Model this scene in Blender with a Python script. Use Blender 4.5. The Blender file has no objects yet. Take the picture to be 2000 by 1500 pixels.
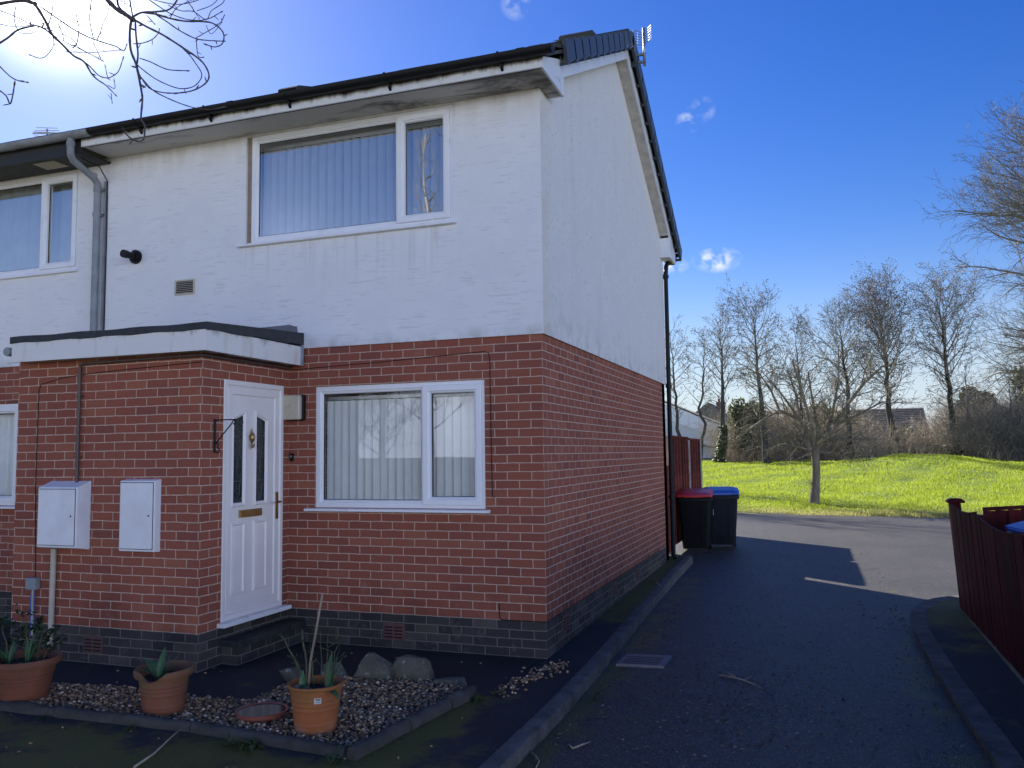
import bpy, bmesh, math, random
import numpy as np
from mathutils import Vector, Matrix
R = math.radians
PI = math.pi
scene = bpy.context.scene

# ------------------------------------------------------------------ camera
cam = bpy.data.objects.new('camera', bpy.data.cameras.new('camera'))
scene.collection.objects.link(cam)
F, CAM = 1660.49, (2.2315, -7.0057, 1.735)
YAW, PIT, ROL = 0.3447, 0.0816, -0.0130
fw = Vector((-math.sin(YAW) * math.cos(PIT), math.cos(YAW) * math.cos(PIT), math.sin(PIT)))
rt = Vector((math.cos(YAW), math.sin(YAW), 0))
up = rt.cross(fw)
r2 = math.cos(ROL) * rt + math.sin(ROL) * up
u2 = -math.sin(ROL) * rt + math.cos(ROL) * up
m = Matrix((r2, u2, -fw)).transposed().to_4x4()
m.translation = CAM
cam.matrix_world = m
cam.data.sensor_width = 36.0
cam.data.lens = F / 2000 * 36
cam.data.clip_start = 0.05
cam.data.clip_end = 3000
scene.camera = cam

# ------------------------------------------------------------------ sky and sun
SUN = Vector((-0.664, 0.5844, 0.4664)).normalized()
world = bpy.data.worlds.new('World')
scene.world = world
world.use_nodes = True
wn, wl = world.node_tree.nodes, world.node_tree.links
wn.clear()
def W(t, **k):
    n = wn.new(t)
    for a, b in k.items():
        setattr(n, a, b)
    return n
sky = W('ShaderNodeTexSky', sky_type='NISHITA', sun_disc=False, sun_elevation=R(27.8),
        sun_rotation=math.atan2(SUN.x, SUN.y), altitude=100, air_density=1.1, dust_density=0.12, ozone_density=4.0)
hs = W('ShaderNodeHueSaturation')
hs.inputs['Saturation'].default_value = 1.34
hs.inputs['Hue'].default_value = 0.524
wl.new(sky.outputs[0], hs.inputs['Color'])
gen = W('ShaderNodeTexCoord')
def vmath(op, a, b=None):
    n = W('ShaderNodeVectorMath', operation=op)
    for i, v in enumerate((a, b)):
        if v is None: continue
        if hasattr(v, 'is_linked'): wl.new(v, n.inputs[i])
        else: n.inputs[i].default_value = v
    return n
def wmath(op, a, b=None, clamp=False):
    n = W('ShaderNodeMath', operation=op, use_clamp=clamp)
    for i, v in enumerate((a, b)):
        if v is None: continue
        if hasattr(v, 'is_linked'): wl.new(v, n.inputs[i])
        else: n.inputs[i].default_value = v
    return n.outputs[0]
D = vmath('NORMALIZE', gen.outputs['Generated']).outputs['Vector']
dot = wmath('MAXIMUM', vmath('DOT_PRODUCT', D, tuple(SUN)).outputs['Value'], 0.0)
# aureole of the sun in thin haze
g1 = wmath('MULTIPLY', wmath('POWER', dot, 700.0), 50.0)
g2 = wmath('MULTIPLY', wmath('POWER', dot, 50.0), 0.9)
g3 = wmath('MULTIPLY', wmath('POWER', dot, 6.0), 0.42)
glow = wmath('ADD', wmath('ADD', g1, g2), g3)
# small fair-weather clouds: (direction, radius, tallness, brightness)
noise = W('ShaderNodeTexNoise')
noise.inputs['Scale'].default_value = 58.0
noise.inputs['Detail'].default_value = 9.0
noise.inputs['Distortion'].default_value = 0.35
wl.new(D, noise.inputs['Vector'])
cl = None
for d, rad, st in (((-0.1215, 0.9236, 0.3637), 0.016, .32), ((-0.1050, 0.922, 0.3725), 0.015, .30),
                   ((-0.1005, 0.9714, 0.2153), 0.030, .85), ((-0.1490, 0.9657, 0.2111), 0.020, .6), ((-0.2872, 0.8284, 0.481), 0.018, .28)):
    dv = vmath('SUBTRACT', D, d)
    sc = vmath('MULTIPLY', dv.outputs['Vector'], (1, 1, 2.0 if rad > .018 else 1.0))
    ln = vmath('LENGTH', sc.outputs['Vector']).outputs['Value']
    k = wmath('SUBTRACT', 1.0, wmath('DIVIDE', ln, rad), True)
    k = wmath('MULTIPLY', k, 1.7)
    nn = wmath('SUBTRACT', noise.outputs['Fac'], 0.42)
    k = wmath('MULTIPLY', wmath('MULTIPLY', k, wmath('MULTIPLY', nn, 5.0, True)), st, True)
    cl = k if cl is None else wmath('MAXIMUM', cl, k)
addg = W('ShaderNodeMix', data_type='RGBA', blend_type='ADD')
addg.inputs['Factor'].default_value = 1.0
gc = W('ShaderNodeMix', data_type='RGBA', blend_type='MULTIPLY')
gc.inputs['Factor'].default_value = 1.0
gc.inputs['A'].default_value = (1.0, 1.0, 1.0, 1)
wl.new(glow, gc.inputs['B'])
sz0 = W('ShaderNodeSeparateXYZ'); wl.new(D, sz0.inputs[0])
hz = wmath('DIVIDE', sz0.outputs[2], 0.125)
hz = wmath('MULTIPLY', wmath('POWER', 2.718, wmath('MULTIPLY', wmath('MULTIPLY', hz, hz), -1.0)), 0.85)
hm = W('ShaderNodeMix', data_type='RGBA'); hm.inputs['B'].default_value = (4.6, 4.95, 5.9, 1)   # pale hazy horizon
wl.new(hz, hm.inputs['Factor']); wl.new(hs.outputs['Color'], hm.inputs['A'])
wl.new(hm.outputs['Result'], addg.inputs['A'])
wl.new(gc.outputs['Result'], addg.inputs['B'])
cm = W('ShaderNodeMix', data_type='RGBA')
wl.new(cl, cm.inputs['Factor'])
wl.new(addg.outputs['Result'], cm.inputs['A'])
cm.inputs['B'].default_value = (7.2, 7.4, 7.8, 1)
# out-of-view cloud band opposite the sun, added as fill for the shaded walls
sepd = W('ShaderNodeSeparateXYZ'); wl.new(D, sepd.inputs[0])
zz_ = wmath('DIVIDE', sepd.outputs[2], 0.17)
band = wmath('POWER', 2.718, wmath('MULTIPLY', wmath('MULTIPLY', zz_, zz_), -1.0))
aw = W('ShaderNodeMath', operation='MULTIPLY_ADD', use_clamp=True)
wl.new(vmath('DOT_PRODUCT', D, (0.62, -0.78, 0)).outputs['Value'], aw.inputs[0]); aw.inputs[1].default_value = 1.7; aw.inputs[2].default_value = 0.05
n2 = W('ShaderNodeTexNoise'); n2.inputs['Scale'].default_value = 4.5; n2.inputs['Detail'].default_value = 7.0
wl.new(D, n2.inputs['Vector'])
fill_band = wmath('MULTIPLY', wmath('MULTIPLY', band, aw.outputs[0]), wmath('ADD', 0.45, wmath('MULTIPLY', wmath('SUBTRACT', n2.outputs['Fac'], 0.38), 3.6, True)))
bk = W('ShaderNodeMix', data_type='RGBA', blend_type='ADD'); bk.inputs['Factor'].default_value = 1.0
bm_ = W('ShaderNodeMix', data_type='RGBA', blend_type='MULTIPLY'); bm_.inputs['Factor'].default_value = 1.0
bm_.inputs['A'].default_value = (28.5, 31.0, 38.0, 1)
wl.new(fill_band, bm_.inputs['B'])
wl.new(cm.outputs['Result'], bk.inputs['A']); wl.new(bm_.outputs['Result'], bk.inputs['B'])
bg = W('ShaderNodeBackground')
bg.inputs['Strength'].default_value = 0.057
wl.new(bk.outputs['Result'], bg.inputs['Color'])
wo = W('ShaderNodeOutputWorld')
wl.new(bg.outputs[0], wo.inputs['Surface'])

sl = bpy.data.lights.new('sun', 'SUN')
sl.energy = 5.0
sl.angle = R(0.5)
sl.color = (1.0, 0.95, 0.87)
so = bpy.data.objects.new('sun', sl)
so.rotation_euler = SUN.to_track_quat('Z', 'Y').to_euler()
so.location = (-20, 20, 20)
scene.collection.objects.link(so)

scene.view_settings.view_transform = 'Standard'
scene.view_settings.look = 'None'
scene.view_settings.exposure = 1.33
scene.view_settings.gamma = 1.0
scene.cycles.use_denoising = True
scene.cycles.max_bounces = 8
scene.cycles.transparent_max_bounces = 24
scene.cycles.sample_clamp_indirect = 6.0

# ------------------------------------------------------------------ builders
COL = scene.collection
def tag(o, label=None, cat=None, group=None, kind=None):
    if label: o['label'] = label
    if cat: o['category'] = cat
    if group: o['group'] = group
    if kind: o['kind'] = kind
    return o
def thing(name, loc, label, cat, group=None):
    o = bpy.data.objects.new(name, None)
    o.empty_display_size = 0.2
    o.location = loc
    COL.objects.link(o)
    return tag(o, label, cat, group)

class MB:
    """collects faces in world space, then links them as ONE mesh object"""
    def __init__(s, xf=None):
        s.v, s.f, s.xf, s.col = [], [], xf, None
    def P(s, p):
        s.v.append(s.xf(p) if s.xf else tuple(p))
        return len(s.v) - 1
    def face(s, pts):
        s.f.append([s.P(p) for p in pts]); return s
    def box(s, x0, x1, y0, y1, z0, z1):
        i = [s.P(p) for p in ((x0,y0,z0),(x1,y0,z0),(x1,y1,z0),(x0,y1,z0),(x0,y0,z1),(x1,y0,z1),(x1,y1,z1),(x0,y1,z1))]
        for q in ((0,3,2,1),(4,5,6,7),(0,1,5,4),(1,2,6,5),(2,3,7,6),(3,0,4,7)):
            s.f.append([i[k] for k in q])
        return s
    def prism(s, poly, axis, a, b):
        """poly: 2-D outline; axis 'x': (y,z), 'y': (x,z), 'z': (x,y); extruded from a to b"""
        mk = {'x': lambda p, t: (t, p[0], p[1]), 'y': lambda p, t: (p[0], t, p[1]), 'z': lambda p, t: (p[0], p[1], t)}[axis]
        A = [s.P(mk(p, a)) for p in poly]; B = [s.P(mk(p, b)) for p in poly]
        n = len(poly)
        s.f.append(A[::-1]); s.f.append(B)
        for i in range(n):
            s.f.append([A[i], A[(i+1) % n], B[(i+1) % n], B[i]])
        return s
    def tube(s, pts, rad, n=8, cap=True):
        pts = [Vector(p) for p in pts]
        if not hasattr(rad, '__len__'): rad = [rad] * len(pts)
        prev = None; u = None
        for i, p in enumerate(pts):
            a = pts[max(i-1, 0)]; b = pts[min(i+1, len(pts)-1)]
            d = (b - a)
            if d.length < 1e-9: d = Vector((0,0,1))
            d.normalize()
            if u is None:
                u = d.orthogonal().normalized()
            else:
                u = (u - d * u.dot(d))
                u = u.normalized() if u.length > 1e-6 else d.orthogonal().normalized()
            w = d.cross(u)
            ring = [s.P(p + (u * math.cos(2*PI*k/n) + w * math.sin(2*PI*k/n)) * rad[i]) for k in range(n)]
            if prev:
                for k in range(n):
                    s.f.append([prev[k], prev[(k+1) % n], ring[(k+1) % n], ring[k]])
            elif cap: s.f.append(ring[::-1])
            prev = ring
        if cap: s.f.append(prev)
        return s
    def lathe(s, c, prof, n=28, wob=None):
        rings = []
        for r, z in prof:
            rings.append([s.P((c[0] + r * math.cos(2*PI*k/n), c[1] + r * math.sin(2*PI*k/n), c[2] + z)) for k in range(n)])
        for a, b in zip(rings, rings[1:]):
            for k in range(n):
                s.f.append([a[k], a[(k+1) % n], b[(k+1) % n], b[k]])
        s.f.append(rings[0][::-1]); s.f.append(rings[-1])
        return s
    def loft(s, loops, close=True):
        """loops of equal length, each a list of 3-D points; skins between them"""
        L = [[s.P(p) for p in lp] for lp in loops]
        n = len(L[0])
        for a, b in zip(L, L[1:]):
            for k in range(n):
                s.f.append([a[k], a[(k+1) % n], b[(k+1) % n], b[k]])
        return s
    def frame(s, x0, x1, z0, z1, prof, yb=None):
        """mitred picture-frame: prof = [(inset, y)...] from outside edge to inside edge"""
        s.loft([[(x0+i, y, z0+i), (x1-i, y, z0+i), (x1-i, y, z1-i), (x0+i, y, z1-i)] for i, y in prof])
        return s
    def hull(s, c, pts, r, rng, rough=.02):
        bm = bmesh.new()
        for p in pts: bm.verts.new((c[0] + p[0]*r[0], c[1] + p[1]*r[1], c[2] + p[2]*r[2]))
        bmesh.ops.convex_hull(bm, input=bm.verts)
        bmesh.ops.delete(bm, geom=[v for v in bm.verts if not v.link_faces], context='VERTS')
        bmesh.ops.triangulate(bm, faces=bm.faces)
        bmesh.ops.subdivide_edges(bm, edges=bm.edges, cuts=3, use_grid_fill=True)
        bmesh.ops.smooth_vert(bm, verts=bm.verts, factor=.35, use_axis_x=True, use_axis_y=True, use_axis_z=True)
        bm.verts.index_update(); base = len(s.v)
        for v in bm.verts: s.P(v.co + Vector((rng.gauss(0, rough), rng.gauss(0, rough), rng.gauss(0, rough))) * r[0])
        for f in bm.faces: s.f.append([base + v.index for v in f.verts])
        bm.free(); return s
    def blob(s, c, rx, ry, rz, rng, sub=2, amp=.2, flat=None, seedscale=1.6):
        bm = bmesh.new(); bmesh.ops.create_icosphere(bm, subdivisions=sub, radius=1)
        offs = [(Vector((rng.gauss(0,1), rng.gauss(0,1), rng.gauss(0,1))).normalized(), rng.uniform(.5, .85)) for _ in range(9)]
        base = len(s.v)
        for v in bm.verts:
            p = v.co.copy()
            for nrm, d in offs:           # chipped facets of a broken stone
                t = p.dot(nrm)
                if t > d: p -= nrm * (t - d) * .97
            p *= 1 + rng.uniform(-amp, amp) * .25
            s.P((c[0] + p.x*rx, c[1] + p.y*ry, c[2] + p.z*rz))
        for f in bm.faces: s.f.append([base + v.index for v in f.verts])
        bm.free()
        return s
    def build(s, name, mat, parent=None, smooth=False, bevel=0, seg=2, recalc=True, kind=None, label=None, cat=None, group=None, auto=None):
        V = np.array(s.v, dtype=float)
        loc = Vector((0, 0, 0))
        if parent is None:
            lo, hi = V.min(0), V.max(0)
            loc = Vector(((lo[0]+hi[0])/2, (lo[1]+hi[1])/2, lo[2]))
            V = V - np.array(loc)
        me = bpy.data.meshes.new(name)
        me.from_pydata(V.tolist(), [], s.f)
        if recalc or bevel:
            bm = bmesh.new(); bm.from_mesh(me)
            if bevel:
                bmesh.ops.remove_doubles(bm, verts=bm.verts, dist=1e-5)
            bmesh.ops.recalc_face_normals(bm, faces=bm.faces)
            if bevel:
                ed = [e for e in bm.edges if len(e.link_faces) == 2 and e.calc_face_angle(0) > R(28)]
                bmesh.ops.bevel(bm, geom=ed, offset=bevel, segments=seg, affect='EDGES', profile=.6, clamp_overlap=True)
            bm.to_mesh(me); bm.free()
        if smooth:
            me.polygons.foreach_set('use_smooth', [True] * len(me.polygons))
            if auto: me.set_sharp_from_angle(angle=R(auto))
        if mat: me.materials.append(mat)
        o = bpy.data.objects.new(name, me)
        o.location = loc
        COL.objects.link(o)
        if parent is not None:
            o.parent = parent
            w = parent.matrix_world if parent.type == 'MESH' else Matrix.Translation(parent.location)
            o.matrix_parent_inverse = Matrix.Identity(4) if parent.type == 'MESH' and parent.parent else Matrix.Translation(-parent.location)
        return tag(o, label, cat, group, kind)

# ------------------------------------------------------------------ materials
class N:
    def __init__(s, name, rough=.6, spec=.5):
        s.m = bpy.data.materials.new(name); s.m.use_nodes = True
        s.t = s.m.node_tree; s.b = s.t.nodes['Principled BSDF']
        s.b.inputs['Roughness'].default_value = rough
        s.b.inputs['Specular IOR Level'].default_value = spec
    def n(s, t, **k):
        o = s.t.nodes.new(t)
        for a, b in k.items(): setattr(o, a, b)
        return o
    def put(s, v, sock):
        if hasattr(v, 'is_linked'): s.t.links.new(v, sock)
        else: sock.default_value = v
    def math(s, op, a, b=None, c=None, clamp=False):
        o = s.n('ShaderNodeMath', operation=op, use_clamp=clamp)
        for i, v in enumerate((a, b, c)):
            if v is not None: s.put(v, o.inputs[i])
        return o.outputs[0]
    def ramp(s, v, lo, hi, a=0.0, b=1.0):
        o = s.n('ShaderNodeMapRange', clamp=True)
        s.put(v, o.inputs[0])
        for i, q in enumerate((lo, hi, a, b)): o.inputs[1+i].default_value = q
        return o.outputs[0]
    def mix(s, f, a, b, mode='MIX'):
        o = s.n('ShaderNodeMix', data_type='RGBA', blend_type=mode)
        s.put(f, o.inputs['Factor'])
        for k, v in (('A', a), ('B', b)):
            if isinstance(v, tuple) and len(v) == 3: v = v + (1,)
            s.put(v, o.inputs[k])
        return o.outputs['Result']
    def pos(s, scale=(1,1,1), rot=(0,0,0), space='pos'):
        if space == 'pos': v = s.n('ShaderNodeNewGeometry').outputs['Position']
        else: v = s.n('ShaderNodeTexCoord').outputs['Object']
        mp = s.n('ShaderNodeMapping'); s.t.links.new(v, mp.inputs[0])
        mp.inputs['Scale'].default_value = scale; mp.inputs['Rotation'].default_value = rot
        return mp.outputs[0]
    def noise(s, v, scale, detail=4, rough=.55, dist=0):
        o = s.n('ShaderNodeTexNoise')
        if v is not None: s.t.links.new(v, o.inputs['Vector'])
        o.inputs['Scale'].default_value = scale; o.inputs['Detail'].default_value = detail
        o.inputs['Roughness'].default_value = rough; o.inputs['Distortion'].default_value = dist
        return o.outputs['Fac']
    def sep(s, v):
        o = s.n('ShaderNodeSeparateXYZ'); s.t.links.new(v, o.inputs[0]); return o.outputs
    def color(s, v):
        if isinstance(v, tuple) and len(v) == 3: v = v + (1,)
        s.put(v, s.b.inputs['Base Color'])
    def bump(s, h, strength=.4, dist=.01, prev=None):
        o = s.n('ShaderNodeBump'); s.put(h, o.inputs['Height'])
        o.inputs['Strength'].default_value = strength; o.inputs['Distance'].default_value = dist
        if prev is not None: s.t.links.new(prev, o.inputs['Normal'])
        s.t.links.new(o.outputs[0], s.b.inputs['Normal'])
        return o.outputs[0]
    def rough(s, v): s.put(v, s.b.inputs['Roughness'])

def plain(name, c, rough=.5, var=.15, scale=6, bump=.0, spec=.5, dirt=None, dirtamt=.5, metal=0):
    k = N(name, rough, spec)
    v = k.pos(space='obj')
    f = k.noise(v, scale, 5)
    lo = tuple(x * (1 - var) for x in c); hi = tuple(min(1, x * (1 + var)) for x in c)
    col = k.mix(k.ramp(f, .3, .7), lo, hi)
    if dirt:
        g = k.noise(v, scale * .6, 6, .65)
        col = k.mix(k.ramp(g, .48, .72, 0, dirtamt), col, dirt)
    k.color(col)
    k.rough(k.ramp(f, .3, .7, max(.02, rough - .08), min(1, rough + .08)))
    if bump: k.bump(k.noise(v, scale * 8, 3), bump, .004)
    k.b.inputs['Metallic'].default_value = metal
    return k.m

def brick_mat(name):
    k = N(name, .85, .3)
    g = k.n('ShaderNodeNewGeometry')
    P = k.sep(g.outputs['Position']); Nn = k.sep(g.outputs['True Normal'])
    side = k.math('GREATER_THAN', k.math('ABSOLUTE', Nn[0]), .5)
    u = k.math('ADD', k.math('MULTIPLY', k.math('SUBTRACT', k.math('ADD', P[1], .1125), P[0]), side), P[0])
    cv = k.n('ShaderNodeCombineXYZ')
    wob = k.noise(g.outputs['Position'], 6.0, 2)
    wob2 = k.noise(g.outputs['Position'], 42.0, 2)
    zz = k.math('ADD', k.math('SUBTRACT', P[2], .303), k.math('MULTIPLY', k.math('SUBTRACT', wob, .5), .010))
    zz = k.math('ADD', zz, k.math('MULTIPLY', k.math('SUBTRACT', wob2, .5), .007))
    uu = k.math('ADD', u, k.math('MULTIPLY', k.math('SUBTRACT', k.noise(g.outputs['Position'], 9.0, 2), .5), .012))
    k.put(k.math('ADD', uu, 45.0), cv.inputs[0]); k.put(k.math('ADD', zz, 15.0), cv.inputs[1])
    br = k.n('ShaderNodeTexBrick', offset=.5, offset_frequency=2, squash=1.0)
    k.t.links.new(cv.outputs[0], br.inputs['Vector'])
    for nm, v in (('Scale', 1.0), ('Mortar Size', .0046), ('Mortar Smooth', .25), ('Bias', 0.0), ('Brick Width', .225), ('Row Height', .075)):
        br.inputs[nm].default_value = v
    br.inputs['Color1'].default_value = (0, 0, 0, 1); br.inputs['Color2'].default_value = (1, 1, 1, 1)
    br.inputs['Mortar'].default_value = (.5, .5, .5, 1)
    t = br.outputs['Color']; fac = br.outputs['Fac']
    red = k.n('ShaderNodeValToRGB'); e = red.color_ramp.elements
    e[0].position = 0; e[0].color = (.30, .098, .066, 1); e[1].position = 1; e[1].color = (.41, .138, .083, 1)
    for p, c in ((.04, (.28, .095, .07, 1)), (.12, (.335, .105, .068, 1)), (.55, (.365, .115, .070, 1)), (.8, (.335, .107, .071, 1)), (.93, (.40, .14, .08, 1))):
        q = e.new(p); q.color = c
    k.t.links.new(t, red.inputs[0])
    blue = k.n('ShaderNodeValToRGB'); e = blue.color_ramp.elements
    e[0].color = (.050, .046, .047, 1); e[1].color = (.125, .108, .095, 1)
    q = e.new(.5); q.color = (.07, .064, .062, 1)
    k.t.links.new(t, blue.inputs[0])
    low = k.math('LESS_THAN', zz, 0.0)
    # header-sized tonal panels burnt into the dark bricks
    col = k.mix(low, red.outputs[0], blue.outputs[0])
    sp = k.noise(g.outputs['Position'], 140.0, 3, .7)
    col = k.mix(k.ramp(sp, .35, .75, 0, .55), col, k.mix(1.0, col, (.45, .42, .42), 'MULTIPLY'))
    big = k.noise(g.outputs['Position'], 1.1, 4)
    col = k.mix(k.ramp(big, .35, .7, 0, .5), col, k.mix(1.0, col, (.68, .64, .64), 'MULTIPLY'))
    salt = k.noise(g.outputs['Position'], 3.2, 6, .7)
    col = k.mix(k.ramp(salt, .61, .74, 0, .28), col, (.46, .36, .31))
    damp = k.math('MULTIPLY', k.ramp(P[2], .75, .32), k.ramp(k.noise(g.outputs['Position'], 2.2, 5, .6), .4, .62, 0, .55))
    col = k.mix(damp, col, k.mix(1.0, col, (.52, .52, .5), 'MULTIPLY'))
    # pale lime bloom near the ground
    bl = k.noise(g.outputs['Position'], 9.0, 5, .7)
    blo = k.math('MULTIPLY', k.ramp(P[2], .34, .1, 0, .6), k.ramp(bl, .56, .72))
    col = k.mix(blo, col, (.16, .15, .13))
    mor = k.mix(low, (.60, .455, .355), (.20, .175, .15))
    mor = k.mix(k.ramp(k.noise(g.outputs['Position'], 22, 4), .35, .7, 0, .5), mor, k.mix(1.0, mor, (.55, .5, .5), 'MULTIPLY'))
    k.color(k.mix(fac, col, mor))
    b = k.bump(k.math('SUBTRACT', 1.0, fac), .55, .006)
    k.bump(sp, .3, .0025, b)
    return k.m

def render_mat(name, gable=False):
    k = N(name, .8, .3)
    g = k.n('ShaderNodeNewGeometry').outputs['Position']
    P = k.sep(g)
    if gable: v = k.pos((1, 5, 9), (R(38), 0, 0))
    else: v = k.pos((4.5, 4.5, 55), (0, R(3), 0))
    v2 = k.pos((7, 7, 7))
    dash = k.noise(v, 1.0 if not gable else 2.6, 3, .6, .4)
    patch = k.noise(v2, .35, 3)
    fine = k.noise(v2, 6, 4)
    base = k.mix(k.ramp(patch, .35, .65), (.78, .78, .785), (.825, .825, .82))
    thr = k.math('ADD', dash, k.math('MULTIPLY', k.math('SUBTRACT', patch, .5), .35))
    mark = k.ramp(thr, .595, .645)
    base = k.mix(k.math('MULTIPLY', mark, .26 if not gable else .25), base, (.44, .43, .43))
    if gable:
        base = k.mix(1.0, base, (.95, .92, .885), 'MULTIPLY')
        run = k.noise(k.pos((6, 3.2, .35)), 1.0, 5, .6)
        base = k.mix(k.ramp(run, .55, .85, 0, .25), base, (.42, .40, .37))
        base = k.mix(k.math('MULTIPLY', k.ramp(P[2], 3.25, 2.8), k.ramp(k.noise(v2, .7, 5), .45, .7, 0, .6)), base, (.42, .41, .36))
        base = k.mix(k.math('MULTIPLY', k.ramp(P[1], .35, 0.02, 0, .5), k.ramp(k.noise(v2, .5, 5), .3, .7)), base, (.62, .53, .40))
    else:
        st = k.math('MULTIPLY', k.ramp(P[2], 4.65, 5.0), k.ramp(k.noise(k.pos((9, 9, 1.2)), 1.0, 5), .35, .7, 0, .6))
        base = k.mix(st, base, (.52, .46, .37))
        sx_ = k.math('MULTIPLY', k.ramp(P[0], -3.25, -3.1), k.ramp(P[0], -.72, -.85))
        sz_ = k.math('MULTIPLY', k.ramp(P[2], 3.25, 3.8), k.math('LESS_THAN', P[2], 3.84))
        run = k.ramp(k.noise(k.pos((17, 17, .9)), 1.0, 5, .6), .52, .72)
        base = k.mix(k.math('MULTIPLY', k.math('MULTIPLY', sx_, sz_), k.math('MULTIPLY', run, .32)), base, (.40, .35, .28))
        run2 = k.ramp(k.noise(k.pos((11, 11, .5)), 1.0, 5, .6), .62, .82, 0, .05)
        base = k.mix(run2, base, (.47, .46, .42))
        rb = k.math('MULTIPLY', k.ramp(P[2], 2.9, 2.775), k.ramp(k.noise(v2, .8, 5), .45, .65, 0, .6))
        base = k.mix(rb, base, (.42, .42, .38))
    k.color(base)
    b = k.bump(mark, .35, -.005)
    k.bump(fine, .3, .008, b)
    return k.m

def stained_white(name, top=5.06, span=.1, thr=.92):
    """white board with black mould running down from the gutter"""
    k = N(name, .45, .4)
    g = k.n('ShaderNodeNewGeometry').outputs['Position']; P = k.sep(g)
    n1 = k.noise(k.pos((9, 9, 2.2)), 1.0, 6, .7)
    n2 = k.noise(k.pos((2.2, 2.2, 2.2)), 1.0, 4)
    h = k.ramp(P[2], top - span, top)
    a = k.math('ADD', k.math('MULTIPLY', h, .62), k.math('ADD', k.math('MULTIPLY', n1, .75), k.math('MULTIPLY', n2, .5)))
    f = k.ramp(a, thr, thr + .3)
    c = k.mix(f, (.74, .735, .715), (.045, .035, .026))
    rust = k.ramp(k.noise(k.pos((5, 5, 1)), 1.0, 4), .55, .7, 0, .5)
    c = k.mix(rust, c, k.mix(1.0, c, (.62, .5, .36), 'MULTIPLY'))
    k.color(c)
    return k.m

def soffit_mat(name):
    k = N(name, .7, .3)
    v = k.pos((1, 1, 1)); P = k.sep(k.n('ShaderNodeNewGeometry').outputs['Position'])
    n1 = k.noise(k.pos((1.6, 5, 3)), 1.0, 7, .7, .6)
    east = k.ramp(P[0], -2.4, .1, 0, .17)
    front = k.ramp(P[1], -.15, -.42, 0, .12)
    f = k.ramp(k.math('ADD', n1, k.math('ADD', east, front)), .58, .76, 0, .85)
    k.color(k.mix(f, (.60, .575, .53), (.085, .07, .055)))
    return k.m

def glass_mat(name, r0=.1, tint=(.93, .96, .96), rough=0.0):
    m = bpy.data.materials.new(name); m.use_nodes = True
    t = m.node_tree; t.nodes.clear()
    o = t.nodes.new('ShaderNodeOutputMaterial'); mx = t.nodes.new('ShaderNodeMixShader')
    lw = t.nodes.new('ShaderNodeLayerWeight'); lw.inputs['Blend'].default_value = .5
    pw = t.nodes.new('ShaderNodeMath'); pw.operation = 'POWER'; pw.inputs[1].default_value = 5; t.links.new(lw.outputs['Facing'], pw.inputs[0])
    fr = t.nodes.new('ShaderNodeMapRange'); fr.inputs[3].default_value = r0; fr.inputs[4].default_value = 1.0; t.links.new(pw.outputs[0], fr.inputs[0])
    tr = t.nodes.new('ShaderNodeBsdfTransparent'); tr.inputs['Color'].default_value = tint + (1,)
    gl = t.nodes.new('ShaderNodeBsdfGlossy'); gl.inputs['Roughness'].default_value = rough
    nz = t.nodes.new('ShaderNodeTexNoise'); nz.inputs['Scale'].default_value = 1.3; nz.inputs['Detail'].default_value = 1
    bp = t.nodes.new('ShaderNodeBump'); bp.inputs['Strength'].default_value = .05; bp.inputs['Distance'].default_value = .02
    t.links.new(nz.outputs['Fac'], bp.inputs['Height']); t.links.new(bp.outputs[0], gl.inputs['Normal'])
    t.links.new(fr.outputs[0], mx.inputs[0]); t.links.new(tr.outputs[0], mx.inputs[1]); t.links.new(gl.outputs[0], mx.inputs[2])
    t.links.new(mx.outputs[0], o.inputs['Surface'])
    return m

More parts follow.
